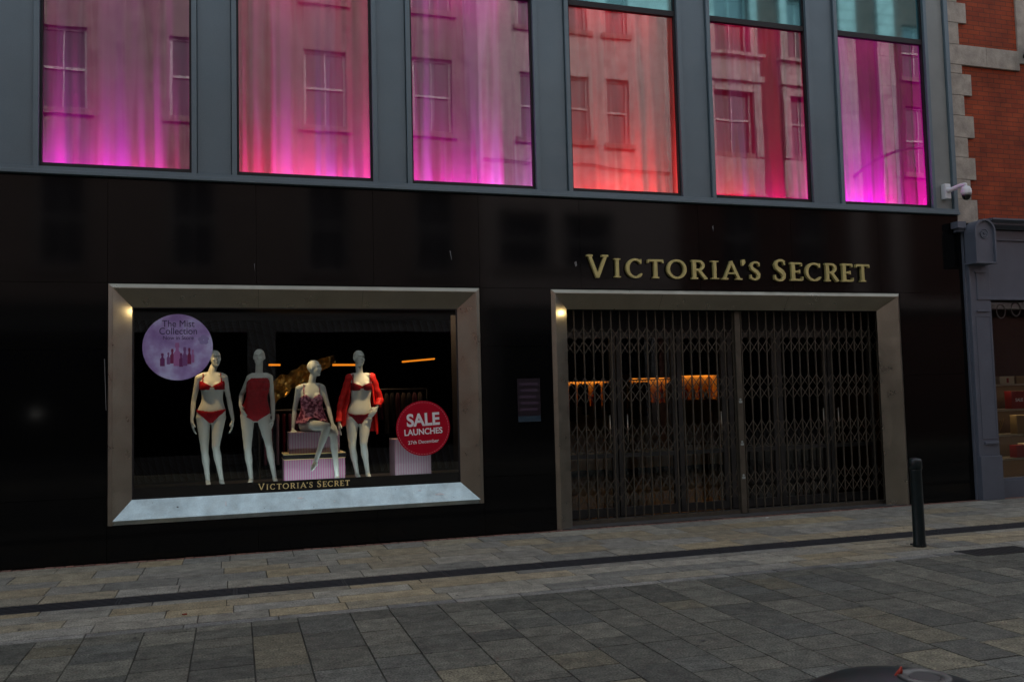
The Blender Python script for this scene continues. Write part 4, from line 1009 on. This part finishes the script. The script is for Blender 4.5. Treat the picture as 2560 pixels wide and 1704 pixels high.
B.ring(rows, cap=False, closed=False); ob = obj('robe_back', B, M_bright, RB, smooth=True)
ob.modifiers.new('Solidify', 'SOLIDIFY').thickness = .004

# ------------------------------------------------------------------ display props
def stripes(name, c1, c2, n=34):
    m = bpy.data.materials.new(name); m.use_nodes = True; nt = m.node_tree; L = nt.links; b = nt.nodes['Principled BSDF']; b.inputs['Roughness'].default_value = .5
    tc = _n(nt, 'ShaderNodeTexCoord'); sp = _n(nt, 'ShaderNodeSeparateXYZ'); L.new(tc.outputs['Object'], sp.inputs[0])
    ad = _n(nt, 'ShaderNodeMath', operation='ADD'); L.new(sp.outputs['X'], ad.inputs[0]); L.new(sp.outputs['Y'], ad.inputs[1])
    mu = _n(nt, 'ShaderNodeMath', operation='MULTIPLY'); mu.inputs[1].default_value = n; L.new(ad.outputs[0], mu.inputs[0])
    fr = _n(nt, 'ShaderNodeMath', operation='FRACT'); L.new(mu.outputs[0], fr.inputs[0])
    gt = _n(nt, 'ShaderNodeMath', operation='GREATER_THAN'); gt.inputs[1].default_value = .5; L.new(fr.outputs[0], gt.inputs[0])
    mx = _n(nt, 'ShaderNodeMix', data_type='RGBA'); mx.inputs['A'].default_value = (*c1, 1); mx.inputs['B'].default_value = (*c2, 1)
    L.new(gt.outputs[0], mx.inputs['Factor']); L.new(mx.outputs['Result'], b.inputs['Base Color'])
    return m
M_str = stripes('pink_stripe', (.46, .36, .44), (.50, .18, .36))
M_str2 = stripes('pale_stripe', (.34, .27, .32), (.32, .18, .26), 30)
def cartons(x0, x1, y0, y1, z0, z1, m, label, band=True):
    t = thing('display_box', ((x0 + x1) / 2, (y0 + y1) / 2, z0), label, 'display box', 'striped boxes in the display window')
    zt = z1 - (.07 if band else 0)
    B = MB(); B.box(x0, x1, y0, y1, z0 + .001, zt); obj('carton', B, m, t, bevel=.003)
    if band:
        B = MB(); B.box(x0 - .008, x1 + .008, y0 - .008, y1 + .008, zt + .001, zt + .008); B.box(x0 - .008, x1 + .008, y0 - .008, y1 + .008, z1 - .008, z1); obj('gold_rim', B, M_goldleaf, t)
        B = MB(); B.box(x0 - .004, x1 + .004, y0 - .004, y1 + .004, zt + .008, z1 - .008); obj('lid', B, M_gasket, t)
    return t
cartons(.585, 1.33, .46, .98, .69, 1.095, M_str, 'wide pink striped box with black and gold lid, below the paler striped box')
cartons(.650, 1.27, .50, .98, 1.096, 1.36, M_str2, 'pale striped box directly under the seated mannequin', False)
cartons(1.975, 2.45, .52, .95, .69, 1.225, M_str2, 'tall pale pink striped box behind the round crimson sale poster', False)
# folded gold foil decoration
rn = random.Random(3); B = MB(); rows = []
for a in range(46):
    t = a / 45; row = []
    c0 = Vector((.50 + .84 * t, 1.60, 1.86 + .47 * t ** .8)); wdt = .17 * (1 - .62 * t) * (1 + .5 * noise.noise(Vector((t * 9, 2, 0))))
    for k in range(13):
        s = k / 12 - .5
        p = c0 + Vector((s * wdt * .9 * -.5, 0, s * wdt * 1.7))
        p += Vector((0, .09 * noise.noise(p * 13), .02 * noise.noise(p * 21 + Vector((5, 0, 0)))))
        row.append(p)
    rows.append(row)
B.ring(rows, cap=False, closed=False)
o = obj('foil_garland', B, mat('crumpled_gold', (.50, .30, .08), .35, metal=.9, var=.3, vscale=14, bump=.4, bscale=30), base=(.9, 1.6, 2.0), smooth=False, label='crumpled gold foil garland hanging behind the seated mannequin', cat='decoration')
o.modifiers.new('Solidify', 'SOLIDIFY').thickness = .003
# garment rails deeper in the shop
def rail(x0, x1, y, z, cols, label, seed, keep=1.0):
    rn = random.Random(seed)
    t = thing('clothes_rail', ((x0 + x1) / 2, y, 0), label, 'clothes rail', 'clothes rails deeper in the shop')
    B = MB(); B.cyl((x0, y, z), (x1, y, z), .014, n=8); B.cyl((x0, y, 0), (x0, y, z), .014, n=8); B.cyl((x1, y, 0), (x1, y, z), .014, n=8); B.box(x0 - .02, x0 + .02, y - .25, y + .25, 0, .02); B.box(x1 - .02, x1 + .02, y - .25, y + .25, 0, .02)
    obj('frame', B, M_gate, t)
    n = int((x1 - x0 - .1) / .09)
    for k in range(n):
        x = x0 + .08 + k * .09
        if rn.random() > keep: continue
        h = rn.uniform(.45, .8); B = MB(); w = .17
        rg = []
        for zz_, ww in ((z - .05, .03), (z - .09, .16), (z - .2, .17), (z - h * .6, .15), (z - h, .20)):
            rg.append([(x + .022 * math.cos(q) + rn.uniform(-.004, .004), y + ww * math.sin(q), zz_) for q in [2 * math.pi * i / 10 for i in range(10)]])
        B.ring(rg); obj('hanging_garment', B, cols[k % len(cols)], t, smooth=True)
G1 = [mat('rail_rose', (.32, .08, .12), .8), mat('rail_wine', (.12, .015, .03), .8), mat('rail_blush', (.40, .22, .24), .8), M_darkred]
rail(.35, 1.35, 2.7, 1.62, G1, 'clothes rail of rose and wine garments dimly seen left of the striped boxes', 2)
rail(1.95, 2.95, 3.1, 1.9, [mat('rail_brown', (.10, .06, .04), .8), mat('rail_black', (.02, .015, .015), .8), G1[1]], 'clothes rail of dark brown garments dimly seen right of the scarlet robe', 4)
rail(6.15, 8.75, 5.6, 2.02, [mat('rail_charcoal', (.03, .02, .018), .8), mat('rail_umber', (.06, .03, .02), .8)], 'clothes rail of dark garments silhouetted against the amber cabinets', 11, .6)
# amber ceiling strips
def strip(p, q, r, m, label):
    B = MB(); B.cyl(p, q, r, n=6); obj('ceiling_light', B, m, base=p, label=label, cat='strip light', group='amber strip lights deep in the shop')
strip((.569, 5, 2.395), (.766, 5, 2.392), .018, M_led, 'very short amber strip light seen beside the bodysuit mannequin')
strip((1.66, 5, 2.38), (2.06, 5, 2.375), .019, M_led, 'amber strip light seen beside the head of the scarlet robe mannequin')
strip((2.90, 5, 2.419), (3.503, 5, 2.467), .016, M_led, 'slanting amber strip light above the crimson sale poster')
strip((6.84, 7.0, 3.22), (7.53, 7.0, 3.27), .014, mat('amber_dim', (.3, .1, .02), emit=(1, .3, .04), estr=.18), 'dim amber strip light high behind the left end of the gate')
# lit wall cabinets behind the gate
M_oak = mat('amber_wood', (.55, .31, .11), .6, var=.3, vscale=5)
def cabinet(x0, x1, y, z0, z1, label, seed):
    rn = random.Random(seed)
    t = thing('wall_cabinet', ((x0 + x1) / 2, y, 0), label, 'display cabinet', 'amber lit cabinets behind the gate')
    B = MB(); B.box(x0, x1, y + .30, y + .32, .1, z1); B.box(x0 - .03, x0, y, y + .32, .1, z1 + .05); B.box(x1, x1 + .03, y, y + .32, .1, z1 + .05); B.box(x0, x1, y, y + .32, z1, z1 + .05)
    obj('carcass', B, M_oak, t)
    for z in (z0, z0 - .55, z0 - 1.0):
        B = MB(); B.box(x0, x1, y, y + .30, z - .02, z); obj('shelf', B, M_oak, t)
    B = MB(); B.box(x0 + .02, x1 - .02, y + .24, y + .29, z1 - .03, z1 - .001); obj('light_strip', B, M_led2, t)
    B = MB(); B.box(x0, x1, y - .02, y - .001, z1 - .045, z1 + .05); obj('pelmet', B, M_dark, t)
    k = 0; x = x0 + .06
    while x < x1 - .12:
        w = rn.uniform(.05, .12); h = rn.uniform(.16, .46)
        bt = [mat('vessel_red', (.30, .02, .02), .4), mat('vessel_brown', (.10, .04, .02), .4), mat('vessel_amber', (.50, .18, .05), .4), M_darkred][rn.randrange(4)]
        B = MB(); B.lathe((x + w / 2, y + .12, z0), [(w * .5, .001), (w * .5, h * .6), (w * .2, h * .75), (w * .2, h), (.005, h + .002)], 12)
        o = obj('perfume_bottle', B, bt, base=(x + w / 2, y + .12, z0), smooth=False, label='small bottle standing in the amber cabinets behind the gate', cat='bottle', group='bottles in the amber cabinets')
        x += w + rn.uniform(.01, .10)
cabinet(6.86, 7.80, 7.0, 1.50, 2.07, 'amber lit cabinet with bottles seen through the gate next to the left jamb', 1)
cabinet(8.30, 9.34, 7.0, 1.53, 2.12, 'amber lit cabinet with bottles seen through the gate, middle one of three', 2)
cabinet(9.48, 10.50, 7.0, 1.58, 2.16, 'amber lit cabinet with bottles seen through the gate next to the lock post', 3)

lamp('shop_fill', 'AREA', (1.6, 4.2, 3.3), (1, .62, .36), 6, 2.2, (1.5, 2.6, 1.2), sy=1.2)  # added warm fill light, brings out the clothes rails
# warm spots are shop lamps inferred from their glow; cool fills are added
lamp('display_leg_fill', 'AREA', (.75, .20, .74), (.84, .95, .97), 1.7, 3.4, (.75, .80, 1.25), sy=.05)  # added unseen fill, brightens the mannequins' legs
lamp('display_top_fill', 'AREA', (.75, .22, 2.94), (.85, .95, 1), .9, 3.2, (.75, .75, 1.35), sy=.06)  # added unseen fill from the ceiling, brightens the figures
lamp('display_spot', 'SPOT', (-.62, .42, 2.93), (1, .62, .26), 17, .02, (-.36, .66, 2.06), 34, .7)
lamp('display_spot', 'SPOT', (.62, .55, 2.93), (1, .66, .30), 15, .02, (.86, .66, 1.90), 34, .7)
lamp('display_spot', 'SPOT', (2.1, .30, 2.93), (1, .66, .34), 34, .02, (1.72, .66, 1.65), 38, .6)
lamp('display_spot', 'SPOT', (.60, 1.9, 1.5), (1, .55, .15), 2, .03, (.75, 1.6, 2.0), 70, .7)
lamp('foil_spot', 'SPOT', (.95, .85, 2.93), (1, .6, .18), 1.3, .02, (.72, 1.6, 1.98), 50, .7)
for q in (SI[0], DI[0]): lamp('surround_spot', 'SPOT', (q + .26, .05, 2.865), (1, .72, .34), 1.0, .025, (q - .14, .02, 2.72), 75, .9)

# ------------------------------------------------------------------ opposite side of the street (seen only as reflections)
YO = -13.2
M_rend = mat('cream_render', (.26, .20, .185), .85, var=.28, vscale=2.6, bump=.1, bscale=20)
M_rend2 = mat('painted_brick', (.48, .41, .40), .85, var=.26, vscale=3.5, bump=.3, bscale=35)
M_sash = mat('white_sash', (.55, .53, .53), .5)
M_pane = mat('old_glass', (.05, .045, .06), .08, var=.5, vscale=1.5)
M_brick2 = brick_mat('dark_brick', (.14, .05, .036), (.11, .038, .028), (.08, .05, .045))
M_shopdark = mat('fascia_grey', (.085, .085, .09), .6)
def sash(parent, a, b, c, d, y, cross=True, blind=False):
    f = .07; B = MB(); Y0, Y1 = y - .19, y - .13
    B.box(a, a + f, Y0, Y1, c, d); B.box(b - f, b, Y0, Y1, c, d); B.box(a + f, b - f, Y0, Y1, c, c + f); B.box(a + f, b - f, Y0, Y1, d - f, d); m = (c + d) / 2
    B.box(a + f, b - f, Y0, Y1 + .02, m - .03, m + .03)
    if cross: B.box((a + b) / 2 - .015, (a + b) / 2 + .015, Y0, Y1 - .01, c + f, m - .03); B.box((a + b) / 2 - .015, (a + b) / 2 + .015, Y0, Y1 - .01, m + .03, d - f)
    w = obj('window', B, M_sash, parent)
    B = MB(); B.box(a + .02, b - .02, y - .20, y - .175, c + .02, d - .02); obj('pane', B, M_pane, w)
    B = MB(); B.box(a - .14, b + .14, y - .1, y + .09, c - .15, c - .002); obj('sill', B, M_rend, w)
def opp(name, label, x0, x1, h, wm, holes, cross=True):
    t = thing(name, ((x0 + x1) / 2, YO, 0), label, 'building')
    B = MB(); wall_holes(B, x0, x1, 0, h, holes, YO, -.2); B.box(x0, x1, YO - 8, YO - .22, 0, h); obj('wall', B, wm, t)
    for hh in holes: sash(t, *hh, YO, cross)
    return t
rowsA = []
for xc in (-10.1, -7.0, -4.08, -1.0, 2.43, 5.37):
    for z0, z1 in ((5.2, 7.75), (9.23, 11.36)): rowsA.append((xc - .57, xc + .57, z0, z1))
    rowsA.append((xc - .57, xc + .57, 12.75, 14.4))
A = opp('rendered_building', 'cream rendered building with white sash windows across the street, seen as a reflection', -12.5, 6.72, 15.2, M_rend, rowsA)
rowsB = [(7.95, 8.75, 9.25, 11.2), (9.35, 10.22, 9.25, 11.2), (10.80, 11.52, 9.2, 11.2), (7.95, 8.75, 12.6, 14.2), (9.35, 10.22, 12.6, 14.2), (10.80, 11.52, 12.6, 14.2), (7.2, 8.8, 5.4, 7.1), (9.2, 10.8, 5.4, 7.1)]
Bd = opp('painted_brick_building', 'pale painted brick building with narrow sash windows across the street, seen as a reflection', 6.72, 12.9, 15.0, M_rend2, rowsB, False)
rowsC = [(14.35, 15.75, 9.23, 11.4), (17.1, 18.0, 9.23, 11.4), (14.45, 15.7, 12.5, 14.4), (17.1, 18.0, 12.5, 14.4), (21.7, 22.9, 8.9, 11.2), (21.7, 22.9, 12.2, 14.0), (14.5, 15.7, 5.4, 7.6), (17.1, 18.2, 5.4, 7.6)]
Cd = opp('dark_brick_building', 'dark red brick building with banded stone pilasters across the street, seen as reflection', 12.9, 30, 15.6, M_brick2, rowsC)
B = MB()
for a, b, c, d in rowsC[:2] + rowsC[2:4]:
    B.box(a - .28, a - .02, YO, YO + .12, c - .1, d + .1); B.box(b + .02, b + .28, YO, YO + .12, c - .1, d + .1); B.box(a - .35, b + .35, YO, YO + .2, d + .1, d + .28); B.box(a - .28, b + .28, YO, YO + .09, d + .28, d + .9); B.box(a - .4, b + .4, YO, YO + .25, d + .9, d + 1.0)
    B.box(a - .3, b + .3, YO, YO + .08, c - 1.3, c - .16)
# pediment over the first floor windows
for a, b, c, d in rowsC[6:8]:
    xm = (a + b) / 2; B.ring([[(a - .4, YO, d + .25), (b + .4, YO, d + .25), (xm, YO, d + .95)], [(a - .4, YO + .2, d + .25), (b + .4, YO + .2, d + .25), (xm, YO + .2, d + .95)]])
obj('stone_surround', B, M_rend2, Cd)
for xa in (19.08, 20.62):
    B = MB(); z = 4.2
    while z < 15: B.box(xa, xa + .66, YO, YO + .12, z + .012, z + .33); z += .345
    B.box(xa + .02, xa + .64, YO, YO + .105, 4.2, 15); obj('banded_pilaster', B, M_rend2, Cd)
B = MB(); B.box(13.0, 30, YO, YO + .3, 4.3, 4.6); obj('string_course', B, M_rend2, Cd)
te = thing('street_end_building', (70, -6, 0), 'grey building closing the far end of the street', 'building')
B = MB(); B.box(64, 70, -20, 4, 0, 15); obj('wall', B, M_rend, te)
te = thing('street_end_building', (-70, -6, 0), 'cream building closing the other far end of the street', 'building')
B = MB(); B.box(-76, -70, -20, 4, 0, 15); obj('wall', B, M_rend2, te)
for nm, x0, x1, y0, y1, hh, lb in (('terrace_building', 30.1, 64, -21, -13.2, 14, 'plain brick terrace further down the opposite pavement'), ('terrace_building', 22.1, 64, 0.03, 8, 13, 'plain brick terrace beyond the red brick building'), ('terrace_building', -70, -12.6, -21, -13.2, 14, 'plain brick terrace beyond the cream rendered building'), ('terrace_building', -70, -6.1, 0.03, 8, 13, 'plain brick terrace adjoining the black granite shopfront')):
    te = thing(nm, ((x0 + x1) / 2, (y0 + y1) / 2, 0), lb, 'building'); hl = []
    yf = y0 if y0 > -1 else y1; sgn = 1 if y0 > -1 else -1; xx = x0 + 1.2
    while xx < x1 - 2:
        hl += [(xx, xx + 1.2, z_, z_ + 2) for z_ in (1.0, 4.9, 8.6)]; xx += 2.9
    B = MB(); wall_holes(B, x0, x1, 0, hh, hl, yf, sgn * .2); B.box(x0, x1, min(yf + sgn * .22, yf + sgn * 7), max(yf + sgn * .22, yf + sgn * 7), 0, hh); obj('wall', B, M_brick2, te)
# opposite shopfronts
def oshop(x0, x1, label, name):
    t = thing(name, ((x0 + x1) / 2, YO + .1, 0), label, 'shopfront')
    B = MB(); B.box(x0, x1, YO + .001, YO + .16, 3.60, 4.22); B.box(x0 - .02, x1 + .02, YO + .001, YO + .28, 4.22, 4.34); obj('fascia', B, M_shopdark, t)
    B = MB(); B.box(x0, x0 + .35, YO + .001, YO + .14, 0, 3.6); B.box(x1 - .35, x1, YO + .001, YO + .14, 0, 3.6); B.box(x0 + .35, x1 - .35, YO + .001, YO + .12, 0, .45); obj('pilaster', B, M_shopdark, t)
    B = MB(); B.box(x0 + .35, x1 - .35, YO + .001, YO + .03, .45, 3.6); obj('display_pane', B, mat('black_glass', (.003, .003, .004), .04), t)
    return t
s_ = oshop(.70, 6.35, 'grey shopfront with dark lettering across the street, mirrored in the display glass', 'opposite_shopfront')
text('lettering', 'Russell Bromley', M_gasket, s_, (3.95, YO + .165, 3.90), .34, .003, .002, facing=1, squeeze=.92)
oshop(-6.8, .68, 'wide grey shopfront across the street under the cream building', 'opposite_shopfront'); oshop(6.85, 12.7, 'grey shopfront across the street under the painted brick building', 'opposite_shopfront'); oshop(13.1, 20.0, 'grey shopfront across the street under the dark brick building', 'opposite_shopfront')
wlp = thing('street_lamp', (20.2, YO, 9.6), 'curved bracket lamp on the dark brick building across the street', 'street lamp')
B = MB(); B.tube([(19.4, YO + .05, 8.6), (19.7, YO + .7, 9.0), (20.6, YO + 1.2, 9.35), (21.6, YO + 1.4, 9.35)], .045, n=8); obj('bracket', B, M_iron, wlp, smooth=True)
B = MB(); B.ell((21.9, YO + 1.4, 9.32), (.35, .14, .09)); obj('lamp_head', B, M_iron, wlp, smooth=True)
B = MB(); pts = [(6.8 + .5 * k, YO + .06, 8.55 - .012 * k + (.07 if 5 < k < 8 else 0)) for k in range(13)]; B.tube(pts, .02, n=6, sub=1)
obj('facade_cable', B, M_gasket, base=(9.8, YO, 8.5), label='dark cable along the painted brick wall across the street', cat='cable')

M_bulb = mat('bulb_white', (.8, .8, .8), emit=(1, .97, .9), estr=9)
for (x, z, r_, lb) in ((-4.55, 1.62, .03, 'small white lamp glowing low in the wide shopfront across the street'),):
    B = MB(); B.ell((x, YO + .30, z), (r_ * 1.3, r_, r_)); obj('shop_lamp', B, M_bulb, base=(x, YO + .30, z), label=lb, cat='lamp')
# ------------------------------------------------------------------ light
SUN_EL, SUN_AZ = R(38), R(20)      # azimuth from +y towards +x: the sun stands behind the shop, street in shade
w = bpy.data.worlds.new('World'); sc.world = w; w.use_nodes = True
nt = w.node_tree; bg = nt.nodes['Background']; sky = nt.nodes.new('ShaderNodeTexSky'); sky.sky_type = 'NISHITA'; sky.sun_disc = False
sky.sun_elevation = SUN_EL; sky.sun_rotation = SUN_AZ; sky.air_density = 1.0; sky.dust_density = 3.0; sky.ozone_density = 1.0
hs = nt.nodes.new('ShaderNodeHueSaturation'); hs.inputs['Saturation'].default_value = .42; hs.inputs['Hue'].default_value = .485
nt.links.new(sky.outputs[0], hs.inputs['Color']); nt.links.new(hs.outputs[0], bg.inputs[0]); bg.inputs['Strength'].default_value = .15
s = bpy.data.lights.new('sun', 'SUN'); s.energy = .5; s.angle = R(12); s.color = (1, .95, .88)
so = bpy.data.objects.new('sun', s); COL.objects.link(so)
sd = Vector((math.sin(SUN_AZ) * math.cos(SUN_EL), math.cos(SUN_AZ) * math.cos(SUN_EL), math.sin(SUN_EL)))
so.rotation_euler = (-sd).to_track_quat('-Z', 'Y').to_euler(); so.location = (0, 0, 30)
sc.view_settings.view_transform = 'Standard'; sc.view_settings.look = 'None'; sc.view_settings.exposure = 1.35; sc.view_settings.gamma = 1
sc.render.engine = 'CYCLES'
cy = sc.cycles
cy.use_denoising = True; cy.max_bounces = 8; cy.transparent_max_bounces = 16; cy.sample_clamp_indirect = 6; cy.caustics_reflective = False; cy.caustics_refractive = False
try: cy.denoiser = 'OPENIMAGEDENOISE'
except Exception: pass
